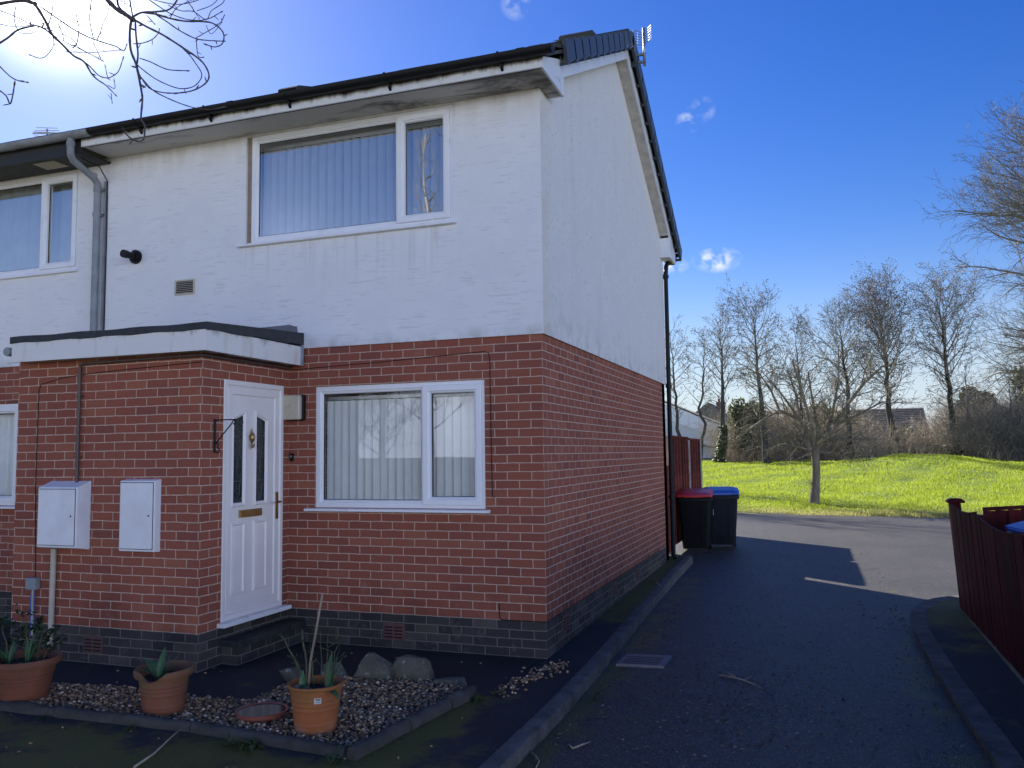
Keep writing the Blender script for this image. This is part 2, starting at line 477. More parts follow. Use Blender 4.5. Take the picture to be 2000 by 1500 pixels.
def asphalt_mat(name, c=(.060, .053, .045), moss=.0, lines=()):
    k = N(name, .72, .5)
    v = k.pos()
    P = k.sep(k.n('ShaderNodeNewGeometry').outputs['Position'])
    sp = k.n('ShaderNodeTexVoronoi'); k.t.links.new(v, sp.inputs['Vector']); sp.inputs['Scale'].default_value = 95
    st = k.sep(sp.outputs['Color'])
    big = k.noise(v, .55, 5, .6); mid = k.noise(v, 3.2, 5, .6)
    col = k.mix(k.ramp(st[0], 0, 1), tuple(x*.45 for x in c), tuple(x*1.7 for x in c))
    col = k.mix(k.ramp(st[1], .93, .99), col, tuple(x*4.0 for x in c))
    col = k.mix(k.ramp(big, .35, .65), col, k.mix(1.0, col, (.66, .67, .70), 'MULTIPLY'))
    col = k.mix(k.ramp(mid, .4, .7, 0, .5), col, k.mix(1.0, col, (.70, .70, .70), 'MULTIPLY'))
    pv = k.n('ShaderNodeTexVoronoi'); k.t.links.new(k.pos((.45, .28, 1)), pv.inputs['Vector']); pv.inputs['Scale'].default_value = 1.0
    pc = k.sep(pv.outputs['Color'])
    col = k.mix(k.ramp(pc[0], 0, 1, 0, .35), col, k.mix(1.0, col, (.55, .56, .60), 'MULTIPLY'))
    cr = k.n('ShaderNodeTexVoronoi', feature='DISTANCE_TO_EDGE'); cr.inputs['Scale'].default_value = .55
    wv = k.n('ShaderNodeVectorMath', operation='ADD'); nz = k.n('ShaderNodeTexNoise'); nz.inputs['Scale'].default_value = 2.2; nz.inputs['Detail'].default_value = 5
    k.t.links.new(v, wv.inputs[0]); k.t.links.new(nz.outputs['Color'], wv.inputs[1]); k.t.links.new(v, nz.inputs['Vector']); k.t.links.new(wv.outputs[0], cr.inputs['Vector'])
    crack = k.math('MULTIPLY', k.ramp(cr.outputs['Distance'], .012, .004), k.ramp(k.noise(v, .8, 3), .5, .6))
    col = k.mix(k.math('MULTIPLY', crack, .8), col, tuple(x*.2 for x in c))
    if moss:
        # moss in the gutters beside both kerbs and under the wall
        dl = k.math('ABSOLUTE', k.math('SUBTRACT', P[0], .56))
        ml = k.ramp(dl, .55, .0, -.1, .26)
        my = k.ramp(P[1], 9.0, 3.5, -.25, 0)
        n = k.math('ADD', k.math('ADD', k.noise(v, 2.3, 6, .68), ml), my)
        dr = k.ramp(k.math('ABSOLUTE', k.math('SUBTRACT', P[0], 2.95)), .42, .0, 0, .28)
        n = k.math('MAXIMUM', n, k.math('ADD', k.math('ADD', k.noise(v, 2.9, 6, .68), dr), k.math('SUBTRACT', my, .1)))
        f = k.ramp(n, .62, .76, 0, moss)
        col = k.mix(f, col, k.mix(k.noise(v, 60, 3), (.045, .048, .006), (.16, .145, .02)))
        rust = k.ramp(k.noise(v, 1.3, 5, .6), .6, .72, 0, .45)
        col = k.mix(rust, col, (.055, .042, .024))
    k.color(col)
    k.rough(k.ramp(st[2], 0, 1, .42, .65))
    b = k.bump(sp.outputs['Distance'], .8, .008)
    k.bump(mid, .3, .01, b)
    return k.m

def pave_mat(name):
    k = N(name, .75, .45)
    v = k.pos(); P = k.sep(k.n('ShaderNodeNewGeometry').outputs['Position'])
    sp = k.n('ShaderNodeTexVoronoi'); k.t.links.new(v, sp.inputs['Vector']); sp.inputs['Scale'].default_value = 130
    st = k.sep(sp.outputs['Color'])
    c = (.021, .022, .025)
    col = k.mix(k.ramp(st[0], 0, 1), tuple(x*.5 for x in c), tuple(x*1.6 for x in c))
    col = k.mix(k.ramp(k.noise(v, 1.1, 5), .35, .65), col, k.mix(1.0, col, (.62, .62, .66), 'MULTIPLY'))
    n = k.noise(v, 1.7, 7, .7)
    side = k.ramp(P[1], .8, 2.6, 0, .26)
    near = k.ramp(P[1], -2.35, -2.75, 0, .22)
    edge = k.ramp(k.math('ABSOLUTE', k.math('ADD', P[0], .17)), .34, .05, 0, .26)
    edge = k.math('MULTIPLY', edge, k.ramp(P[1], -.9, -1.3))
    f = k.ramp(k.math('ADD', n, k.math('ADD', side, k.math('MAXIMUM', near, edge))), .58, .70, 0, .95)
    mossc = k.mix(k.noise(v, 70, 3), (.045, .048, .005), (.17, .155, .016))
    k.color(k.mix(f, col, mossc))
    k.bump(k.math('ADD', sp.outputs['Distance'], k.math('MULTIPLY', f, k.noise(v, 45, 4))), .7, .010)
    return k.m

def concrete_mat(name, c=(.16, .155, .145), moss=.5, scale=4):
    k = N(name, .85, .35)
    v = k.pos()
    n1 = k.noise(v, scale, 6, .65); n2 = k.noise(v, scale * 14, 4, .7)
    col = k.mix(k.ramp(n1, .3, .7), tuple(x*.5 for x in c), tuple(x*1.35 for x in c))
    col = k.mix(k.ramp(n2, .55, .7, 0, .45), col, tuple(x*.35 for x in c))
    if moss: col = k.mix(k.ramp(k.noise(v, scale*1.7, 6, .7), .56, .68, 0, moss), col, (.05, .055, .018))
    k.color(col)
    b = k.bump(n2, .5, .006); k.bump(n1, .4, .02, b)
    return k.m

def stone_mat(name):
    k = N(name, .9, .25)
    v = k.pos()
    n1 = k.noise(v, 7, 6, .65); n2 = k.noise(v, 60, 4, .7)
    col = k.mix(k.ramp(n1, .3, .7), (.085, .075, .052), (.17, .155, .115))
    col = k.mix(k.ramp(n2, .5, .75, 0, .4), col, (.05, .048, .035))
    lich = k.ramp(k.noise(v, 17, 5, .6), .60, .66)
    col = k.mix(k.math('MULTIPLY', lich, .8), col, (.33, .36, .30))
    k.color(col); b = k.bump(n1, .8, .03); k.bump(n2, .5, .006, b)
    return k.m

def terracotta(name, c, dirt, base=None, algae=.5):
    k = N(name, .75, .35)
    v = k.pos(space='obj'); P = k.sep(v)
    n1 = k.noise(k.pos((6, 6, 3), space='obj'), 1.0, 5); n2 = k.noise(v, 60, 4)
    col = k.mix(k.ramp(n1, .3, .7), tuple(x*.72 for x in c), c)
    f = k.ramp(k.math('ADD', k.noise(k.pos((7, 7, 4), space='obj'), 1.0, 5, .65), k.ramp(P[2], .06, .3, -.15, .12)), .46, .68, 0, algae)
    col = k.mix(f, col, dirt)
    if base: col = k.mix(k.math('MULTIPLY', k.ramp(P[2], .10, .02), k.ramp(k.noise(v, 9, 5), .4, .65)), col, base)
    k.color(col); k.bump(n2, .3, .003)
    return k.m

def wood_mat(name, c, axis='z', rough=.75, pale=.35, board=.0, dark=.4):
    k = N(name, rough, .12)
    sc = {'z': (22, 22, 1.1), 'x': (1.1, 22, 22), 'y': (22, 1.1, 22)}[axis]
    g = k.noise(k.pos(sc), 1.0, 6, .65); p = k.noise(k.pos(), 1.5, 4); w = k.noise(k.pos(sc), .55, 6, .7)
    col = k.mix(k.ramp(g, .3, .7), tuple(x*dark for x in c), c)
    col = k.mix(k.ramp(w, .66, .74, 0, pale), col, tuple(min(.3, x * 2.2 + .02) for x in c))
    col = k.mix(k.ramp(p, .35, .7, 0, .5), col, k.mix(1.0, col, (.6, .55, .55), 'MULTIPLY'))
    isl = k.n('ShaderNodeNewGeometry').outputs['Random Per Island']
    col = k.mix(isl, k.mix(1.0, col, (.55, .55, .55), 'MULTIPLY'), k.mix(1.0, col, (1.35, 1.3, 1.3), 'MULTIPLY'))
    k.color(col); k.bump(g, .5, .004)
    return k.m

def grass_mat(name, a, b, straw, trans=True):
    k = N(name, .6, .3)
    v = k.pos()
    P = k.sep(k.n('ShaderNodeNewGeometry').outputs['Position'])
    n1 = k.noise(v, .9, 5, .6); n2 = k.noise(v, 7.0, 5, .7)
    rnd = k.n('ShaderNodeNewGeometry').outputs['Random Per Island']
    col = k.mix(k.ramp(k.math('ADD', k.math('MULTIPLY', n2, .6), k.math('MULTIPLY', n1, .4)), .38, .62), a, b)
    dry = k.math('ADD', k.math('MULTIPLY', rnd, .35), k.math('MULTIPLY', n1, .55))
    edge = k.ramp(P[1], 19.2, 17.2, 0, .45)
    col = k.mix(k.ramp(k.math('ADD', dry, edge), .56, .80, 0, .75), col, straw)
    k.color(col)
    if trans:
        t = k.n('ShaderNodeBsdfTranslucent'); k.put(col, t.inputs['Color'])
        mx = k.n('ShaderNodeMixShader'); mx.inputs[0].default_value = .45
        out = [x for x in k.t.nodes if x.type == 'OUTPUT_MATERIAL'][0]
        k.t.links.new(k.b.outputs[0], mx.inputs[1]); k.t.links.new(t.outputs[0], mx.inputs[2]); k.t.links.new(mx.outputs[0], out.inputs['Surface'])
    else: k.bump(n2, .6, .08)
    return k.m

def leaf_mat(name, a, b, rough=.45):
    k = N(name, rough, .4)
    rnd = k.n('ShaderNodeNewGeometry').outputs['Random Per Island']
    col = k.mix(rnd, a, b)
    k.color(col)
    t = k.n('ShaderNodeBsdfTranslucent'); k.put(col, t.inputs['Color'])
    mx = k.n('ShaderNodeMixShader'); mx.inputs[0].default_value = .3
    out = [x for x in k.t.nodes if x.type == 'OUTPUT_MATERIAL'][0]
    k.t.links.new(k.b.outputs[0], mx.inputs[1]); k.t.links.new(t.outputs[0], mx.inputs[2]); k.t.links.new(mx.outputs[0], out.inputs['Surface'])
    return k.m

def bark_mat(name, c, moss=None, scale=3):
    k = N(name, .9, .2)
    v = k.pos((3, 3, .8))
    n1 = k.noise(v, scale, 6, .7)
    col = k.mix(k.ramp(n1, .3, .7), tuple(x*.45 for x in c), tuple(x*1.2 for x in c))
    if moss: col = k.mix(k.ramp(k.noise(k.pos(), 2.2, 5, .65), .5, .66, 0, .8), col, moss)
    k.color(col); k.bump(n1, .7, .02)
    return k.m

def tint_mat(name, rough=.7):
    k = N(name, rough, .4)
    a = k.n('ShaderNodeVertexColor', layer_name='tint')
    f = k.noise(k.pos(), 90, 3)
    k.color(k.mix(k.ramp(f, .4, .7, 0, .5), a.outputs['Color'], k.mix(1.0, a.outputs['Color'], (.6, .6, .6), 'MULTIPLY')))
    return k.m

M = dict(
    brick=brick_mat('brick'), render=render_mat('white_render'), gable=render_mat('gable_render', True),
    upvc=plain('white_upvc', (.83, .835, .845), .32, .03, 3), door=plain('white_door', (.82, .775, .74), .38, .03, 4),
    fascia=stained_white('fascia_board'), board=plain('white_board', (.78, .785, .80), .4, .05, 3), soffit=soffit_mat('soffit_board'),
    porchboard=stained_white('porch_fascia_board', 2.80, .26, 1.16), bargesoffit=plain('barge_soffit', (.62, .57, .50), .7, .2, 8),
    tile=plain('roof_tile', (.045, .045, .05), .8, .35, 9, .3, dirt=(.05, .06, .02), dirtamt=.8), cap=plain('verge_cap', (.055, .065, .078), .45, .12, 6),
    black=plain('black_plastic', (.008, .008, .009), .5, .2, 5, spec=.25), greypipe=plain('grey_plastic', (.27, .285, .30), .5, .15, 7, dirt=(.12, .12, .10), dirtamt=.6),
    brownpipe=plain('brown_pipe', (.075, .05, .048), .4, .2, 9), cream=plain('cream_pipe', (.50, .45, .36), .5, .1, 8, dirt=(.3, .25, .17), dirtamt=.5),
    felt=plain('roofing_felt', (.040, .044, .05), .9, .3, 14, .6), lead=plain('lead_flashing', (.13, .14, .16), .5, .25, 6),
    blackboard=plain('black_board', (.018, .017, .017), .6, .4, 7), tan=plain('timber_filler', (.30, .225, .16), .8, .2, 14, .4),
    glass=glass_mat('window_glass', .055), glass2=glass_mat('upper_window_glass', .50), doorglass=glass_mat('door_glass', .08, (.5, .52, .52), .12),
    blind=plain('blind_fabric', (.76, .745, .70), .85, .04, 9), blind2=plain('upper_blind_fabric', (.86, .86, .84), .85, .04, 9), curtain=plain('net_curtain', (.80, .81, .80), .9, .06, 5),
    room=plain('room_plaster', (.16, .15, .14), .9, .1, 2), gasket=plain('rubber_gasket', (.02, .02, .022), .6, .1, 5),
    brass=plain('brass', (.40, .25, .09), .35, .2, 12, metal=.9), iron=plain('black_iron', (.012, .012, .013), .5, .2, 12),
    lampglass=plain('frosted_lamp_lens', (.55, .49, .36), .35, .12, 9), meter=plain('meter_box_white', (.80, .81, .83), .45, .05, 4, dirt=(.56, .55, .54), dirtamt=.4),
    junction=plain('grey_box', (.24, .27, .29), .5, .1, 8), vent=plain('cream_vent', (.55, .50, .38), .6, .1, 8), airbrick=plain('terracotta_vent', (.13, .06, .052), .85, .2, 12, .3),
    dark=plain('painted_void', (.006, .006, .006), .9, .1, 3), metal=plain('galvanised_metal', (.30, .31, .32), .4, .15, 12, metal=.7),
    road=asphalt_mat('road_asphalt', moss=.9), pave=pave_mat('old_tarmac'), kerb=concrete_mat('kerb_concrete', (.115, .108, .096), .7, 5), slab=concrete_mat('step_slab', (.035, .036, .036), .3, 6),
    edging=concrete_mat('edging_concrete', (.07, .066, .056), .55, 6), stone=stone_mat('sandstone'), gravelboard=concrete_mat('gravel_board', (.17, .16, .14), .3, 5),
    pot1=terracotta('terracotta_brown', (.245, .085, .045), (.13, .065, .04), algae=.6), pot2=terracotta('terracotta_mossy', (.26, .095, .05), (.16, .10, .045), algae=.75),
    pot3=terracotta('terracotta_orange', (.42, .135, .045), (.25, .125, .035), (.40, .26, .19), .7), plastic_pot=plain('plastic_terracotta', (.26, .085, .06), .4, .12, 7),
    soil=plain('soil', (.022, .017, .012), .95, .5, 30, .8), water=plain('still_water', (.02, .012, .009), .06, .2, 3, spec=.12), sticker=plain('paper_sticker', (.62, .62, .60), .6, .05, 20),
    ink=plain('printed_ink', (.03, .03, .03), .7, .1, 10), cane=wood_mat('bamboo_cane', (.42, .33, .22), 'z', .6, .1), leaf=leaf_mat('tulip_leaf', (.045, .115, .05), (.10, .19, .075)),
    darkleaf=leaf_mat('dark_leaf', (.014, .034, .012), (.035, .07, .02)), weed=leaf_mat('weed_leaf', (.03, .07, .015), (.08, .13, .03)), stem=plain('rose_stem', (.07, .075, .035), .7, .4, 30),
    twig=plain('dry_twig', (.36, .30, .22), .8, .2, 30), fence=wood_mat('red_stained_wood', (.10, .012, .015), 'z', .65, .5), fence2=wood_mat('red_fence_panel', (.22, .055, .042), 'x', .75, .15),
    post=concrete_mat('fence_post_concrete', (.34, .32, .28), .1, 6), binbody=plain('bin_plastic', (.007, .008, .010), .5, .2, 4, .0, spec=.15), binbody2=plain('bin_plastic_grey', (.013, .015, .021), .5, .15, 4, spec=.18),
    red=plain('red_lid', (.55, .020, .020), .38, .06, 5), blue=plain('blue_lid', (.025, .11, .42), .38, .1, 5), greybox=plain('pale_grey_plastic', (.33, .35, .36), .5, .1, 6),
    ground=grass_mat('meadow_soil_grass', (.075, .12, .014), (.16, .22, .03), (.20, .17, .06), False), grass=grass_mat('grass_blade', (.27, .345, .022), (.44, .52, .055), (.50, .44, .19)),
    gravelbase=plain('gravel_bed', (.085, .068, .05), .95, .4, 60, .8), pebble=tint_mat('pebble'), litter=tint_mat('leaf_litter', .85),
    bark=bark_mat('alder_bark', (.085, .078, .070)), bark2=bark_mat('pale_bark', (.36, .31, .25)), barkdark=bark_mat('dark_bark', (.062, .055, .046), (.035, .045, .014)), barkivy=bark_mat('ivy_bark', (.07, .065, .055), (.03, .055, .015)),
    twigs=bark_mat('alder_twigs', (.25, .23, .205)), twigs2=bark_mat('willow_twigs', (.22, .205, .18)), twigs3=bark_mat('fruit_tree_twigs', (.24, .215, .16), (.17, .17, .07)),
    cone=plain('alder_cones', (.16, .125, .09), .85, .3, 3), ashbark=bark_mat('ash_bark', (.135, .11, .10), None, 12), bramble=bark_mat('bramble_stems', (.50, .43, .33)), bracken=bark_mat('dead_bracken', (.36, .27, .18)),
    ivy=leaf_mat('ivy_leaf', (.06, .075, .035), (.15, .16, .07)), conifer=leaf_mat('conifer_leaf', (.06, .07, .035), (.13, .13, .06), .7),
    whitewall=plain('far_white_wall', (.66, .69, .72), .7, .1, .6), whitepanel=plain('far_white_panel', (.78, .81, .84), .5, .06, .8), farbrick=plain('far_brick', (.17, .075, .055), .9, .25, 3),
    farroof=plain('far_roof_tile', (.115, .103, .09), .85, .35, 2.5), shade=plain('far_dark_glass', (.02, .022, .025), .3, .1, 3),
)
rng = random.Random(7)
M['grateiron'] = plain('cast_iron', (.17, .155, .165), .55, .2, 10)
M['bounce_slab'] = concrete_mat('bounce_slab_concrete', (.36, .34, .31), 0, 1.2)
M['gasket2'] = plain('lead_came', (.075, .078, .08), .5, .2, 12)
M['dglass'] = plain('leaded_dark_glass', (.022, .025, .027), .12, .4, 22)
def zp(y): return max(0.0, min(.1, .0145 * y))            # old tarmac round the house rises towards the back
def zr(y): return -.08 + .08 * max(0.0, min(1.0, y / 8))  # road, one kerb lower at the front

# ------------------------------------------------------------------ ground, road, pavements
def hmead(x, y):
    t = max(0.0, y - 17.0)
    h = .02 + .034 * min(t, 32) + .006 * max(0, min(t - 32, 60))
    h += .66 * math.exp(-((x - 7.0) / 3.5) ** 2 - ((y - 38) / 6.0) ** 2)
    h += .05 * math.sin(x * .9 + y * .4) * min(1, t / 6) * .6 + .03 * math.sin(x * 2.3 - y * 1.1) * min(1, t / 6)
    k = max(0.0, min(1.0, (y - 16.2) / 1.0)); k = k * k * (3 - 2 * k)
    return (1 - k) * (zr(y) - .25) + k * h
def sheet(name, xs, ys, zf, mat, kind='structure'):
    b = MB()
    idx = [[b.P((x, y, zf(x, y))) for x in xs] for y in ys]
    for j in range(len(ys) - 1):
        for i in range(len(xs) - 1):
            b.f.append([idx[j][i], idx[j][i+1], idx[j+1][i+1], idx[j+1][i]])
    return b.build(name, mat, smooth=True, kind=kind, recalc=False)
def steps(*seg):
    out = []
    for a, b, n in seg:
        out += [a + (b - a) * i / n for i in range(n)]
    return out + [seg[-1][1]]
sheet('ground', steps((-900, -60, 8), (-60, -12, 16), (-12, 26, 95), (26, 80, 18), (80, 900, 8)),
      steps((-700, -40, 6), (-40, 14, 12), (14, 56, 105), (56, 120, 16), (120, 1200, 8)), hmead, M['ground'])
rb = MB()
xs = steps((-16, 26, 84)); ys = steps((-30, -8, 8), (-8, 16, 48))
rr = random.Random(3)
jit = [rr.uniform(-.22, .22) + .25 * math.sin(i * .35) for i in range(len(xs))]
def redge(i): return 17.25 - .21 * (xs[i] - 1) * (1 if xs[i] > 1 else .3) * 1.0 + jit[i] * .6
idx = [[rb.P((x, y, zr(y))) for x in xs] for y in ys] + [[rb.P((x, min(17.6, max(16.2, redge(i))), .012)) for i, x in enumerate(xs)]]
for j in range(len(idx) - 1):
    for i in range(len(xs) - 1):
        rb.f.append([idx[j][i], idx[j][i+1], idx[j+1][i+1], idx[j+1][i]])
rb.build('road', M['road'], smooth=True, recalc=False, kind='structure')

b = MB(); b.box(-15, 13, -27, -9.2, -.3, -.045); b.build('bounce_slab', M['bounce_slab'], kind='structure')  # unseen pale slab added behind the camera to bounce light onto the front

LK = [(.42, -9.0), (.40, -4.0), (.394, -2.49), (.386, -1.2), (.341, .74), (.25, 3.25), (.205, 5.2), (.19, 6.62)]
b = MB()
left = [(-16, y) for _, y in LK]
for (x0, y0), (x1, y1) in zip(LK, LK[1:]):
    n = max(1, int(abs(y1 - y0) / .6))
    for q in range(n):
        ya, yb = y0 + (y1-y0)*q/n, y0 + (y1-y0)*(q+1)/n
        xa, xb = x0 + (x1-x0)*q/n, x0 + (x1-x0)*(q+1)/n
        b.face([(-16, ya, zp(ya)), (xa, ya, zp(ya)), (xb, yb, zp(yb)), (-16, yb, zp(yb))])
b.build('pavement', M['pave'], kind='structure', recalc=False)
def kerb(name, line, side, w=.125, seglen=.9, ztop=zp, drop=.13, gap=.006, mat='kerb'):
    """row of kerbstones with open joints; side=+1: the road lies to the right of the line"""
    pts = [Vector(p) for p in line]
    d = [0]
    for a, c in zip(pts, pts[1:]): d.append(d[-1] + (c - a).length)
    def at(s):
        for i in range(len(pts) - 1):
            if s <= d[i+1] or i == len(pts) - 2:
                t = (s - d[i]) / max(1e-6, d[i+1] - d[i]); p = pts[i].lerp(pts[i+1], t)
                return p
    b = MB(); s = 0.0; kr = random.Random(11)
    while s < d[-1] - .1:
        e = min(d[-1], s + seglen) - gap
        dz = kr.uniform(-.004, .004); dx = kr.uniform(-.004, .004)
        loops = []
        nn = 4
        for q in range(nn + 1):
            t = s + (e - s) * q / nn; p = at(t); tg = (at(min(d[-1], t + .05)) - at(max(0, t - .05))).normalized()
            nr = Vector((tg.y, -tg.x)) * side
            z = ztop(p.y) + dz
            lp = [(p + nr * dx, z - .2), (p + nr * dx, z), (p + nr * (w - .022 + dx), z), (p + nr * (w - .006 + dx), z - .008), (p + nr * (w + dx), z - .026), (p + nr * (w + .006 + dx), z - drop - .06)]
            loops.append([(v.x, v.y, zz) for v, zz in lp])
        b.loft(loops); b.face(loops[0]); b.face(loops[-1])
        s += seglen
    return b.build(name, M[mat], kind='structure', smooth=True, auto=40)
kerb('kerb', LK, 1, w=.112, ztop=lambda y: zp(y) + .006)
RK = [(3.16, -9), (3.12, -4), (3.10, -1.5), (3.07, -.45), (3.035, 1.1), (3.03, 2.1), (3.06, 2.75), (3.14, 3.2), (3.28, 3.62), (3.5, 3.95), (3.85, 4.15), (4.4, 4.22), (7, 4.25), (14, 4.3)]
zk = lambda y: zr(y) + .085
b = MB()
fan = [Vector((x, y)) for x, y in RK]
inner = []
for i, pt in enumerate(fan):
    tg = (fan[min(i+1, len(fan)-1)] - fan[max(i-1, 0)]).normalized(); nr = Vector((tg.y, -tg.x))
    inner.append(pt + nr * .125)
kerb('kerb', [tuple(q) for q in inner], 1, w=-.125, ztop=zk)
for a, c in zip(inner, inner[1:]):
    n = max(1, int((c - a).length / .5))
    for q in range(n):
        p0 = a.lerp(c, q / n); p1 = a.lerp(c, (q+1) / n)
        if p0.x < 4.6: b.face([(p0.x, p0.y, zk(p0.y) - .008), (4.7, min(p0.y, 3.0) , zk(p0.y) - .008), (4.7, min(p1.y, 3.0), zk(p1.y) - .008), (p1.x, p1.y, zk(p1.y) - .008)])
b.build('pavement', M['pave'], kind='structure', recalc=False)
b = MB(); b.box(3.75, 16, -30, 3.9, -.3, -.012); b.build('garden_ground', M['pave'], kind='structure')

# ------------------------------------------------------------------ end terrace house
XP, YP = -2.577, -1.247                        # porch: door wall plane, front wall plane
house = thing('end_terrace_house', (-2.5, 3.1, 0), 'end terrace house of red brick below white render, white door in a flat roofed porch', 'house')

def wall_open(b, mk, a0, a1, z0, z1, holes, t=.25):
    """outer skin, reveals and inner skin of a wall with rectangular openings; mk(a, depth, z)"""
    A = sorted({a0, a1, *[h[0] for h in holes], *[h[1] for h in holes]})
    Z = sorted({z0, z1, *[h[2] for h in holes], *[h[3] for h in holes]})
    for p, q in zip(A, A[1:]):
        for r, s in zip(Z, Z[1:]):
            cx, cz = (p+q)/2, (r+s)/2
            if any(h[0] < cx < h[1] and h[2] < cz < h[3] for h in holes): continue
            b.face([mk(p, 0, r), mk(q, 0, r), mk(q, 0, s), mk(p, 0, s)])
            b.face([mk(p, t, r), mk(p, t, s), mk(q, t, s), mk(q, t, r)])
    for h in holes:
        for (p, r), (q, s) in (((h[0],h[2]),(h[1],h[2])), ((h[1],h[2]),(h[1],h[3])), ((h[1],h[3]),(h[0],h[3])), ((h[0],h[3]),(h[0],h[2]))):
            b.face([mk(p, 0, r), mk(p, t, r), mk(q, t, s), mk(q, 0, s)])
    for a in (a0, a1): b.face([mk(a, 0, z0), mk(a, t, z0), mk(a, t, z1), mk(a, 0, z1)])
    for z in (z0, z1): b.face([mk(a0, 0, z), mk(a1, 0, z), mk(a1, t, z), mk(a0, t, z)])
fy = lambda y0: (lambda a, d, z: (a, y0 + d, z))
XL = -5.02
WL = (-2.285, -.545, 1.25, 2.395)      # lower window opening
WU = (-3.095, -.825, 3.86, 4.955)      # upper window opening
b = MB(); wall_open(b, fy(0), XL, 0, -.3, 2.79, [WL])
b.build('brick_wall', M['brick'], house, recalc=False)
b = MB(); wall_open(b, lambda a, d, z: (-d, a, z), .25, 6.24, -.3, 2.79, [])
b.build('brick_wall', M['brick'], house, recalc=False, label='windowless brick gable wall along the drive')
b = MB(); wall_open(b, fy(-.022), XL, .0215, 2.772, 4.99, [WU], .15)
b.build('render_wall', M['render'], house, recalc=False)
zroof_f = lambda y: 5.08 + (y + .5) * (6.93 - 5.08) / 3.65
zroof_b = lambda y: 4.97 + (6.75 - y) * (6.93 - 4.97) / 3.6
b = MB(); b.prism([(-.0212, 2.7725), (6.26, 2.7725), (6.26, 5.1), (3.15, 6.78), (-.0212, 5.14)], 'x', -.18, .0225)
b.build('render_wall', M['gable'], house, label='white rendered gable with grey weather streaks')
b = MB(); b.box(XL, 0, 6.0, 6.24, -.3, 5.0); b.build('rear_wall', M['brick'], house)
b = MB(); b.box(-3.4, -.2, 6.241, 7.33, -.3, 3.0); ext = b.build('rear_extension', M['brick'], house)
b = MB(); b.prism([(6.245, 3.25), (7.42, 3.0), (7.42, 3.06), (6.245, 3.31)], 'x', -3.5, -.19); b.build('roof', M['felt'], ext)
b = MB(); b.box(XL, -.25, .25, 6.0, 2.5, 2.6); b.box(XL, -.25, .25, 6.0, -.1, .28); b.box(XL, -.25, .21, 6.0, 4.985, 5.0)
b.box(XL, XL + .1, .25, 6, .28, 5.0); b.box(XL, -.25, 2.6, 2.7, .28, 4.98)
b.build('room_lining', M['room'], house)

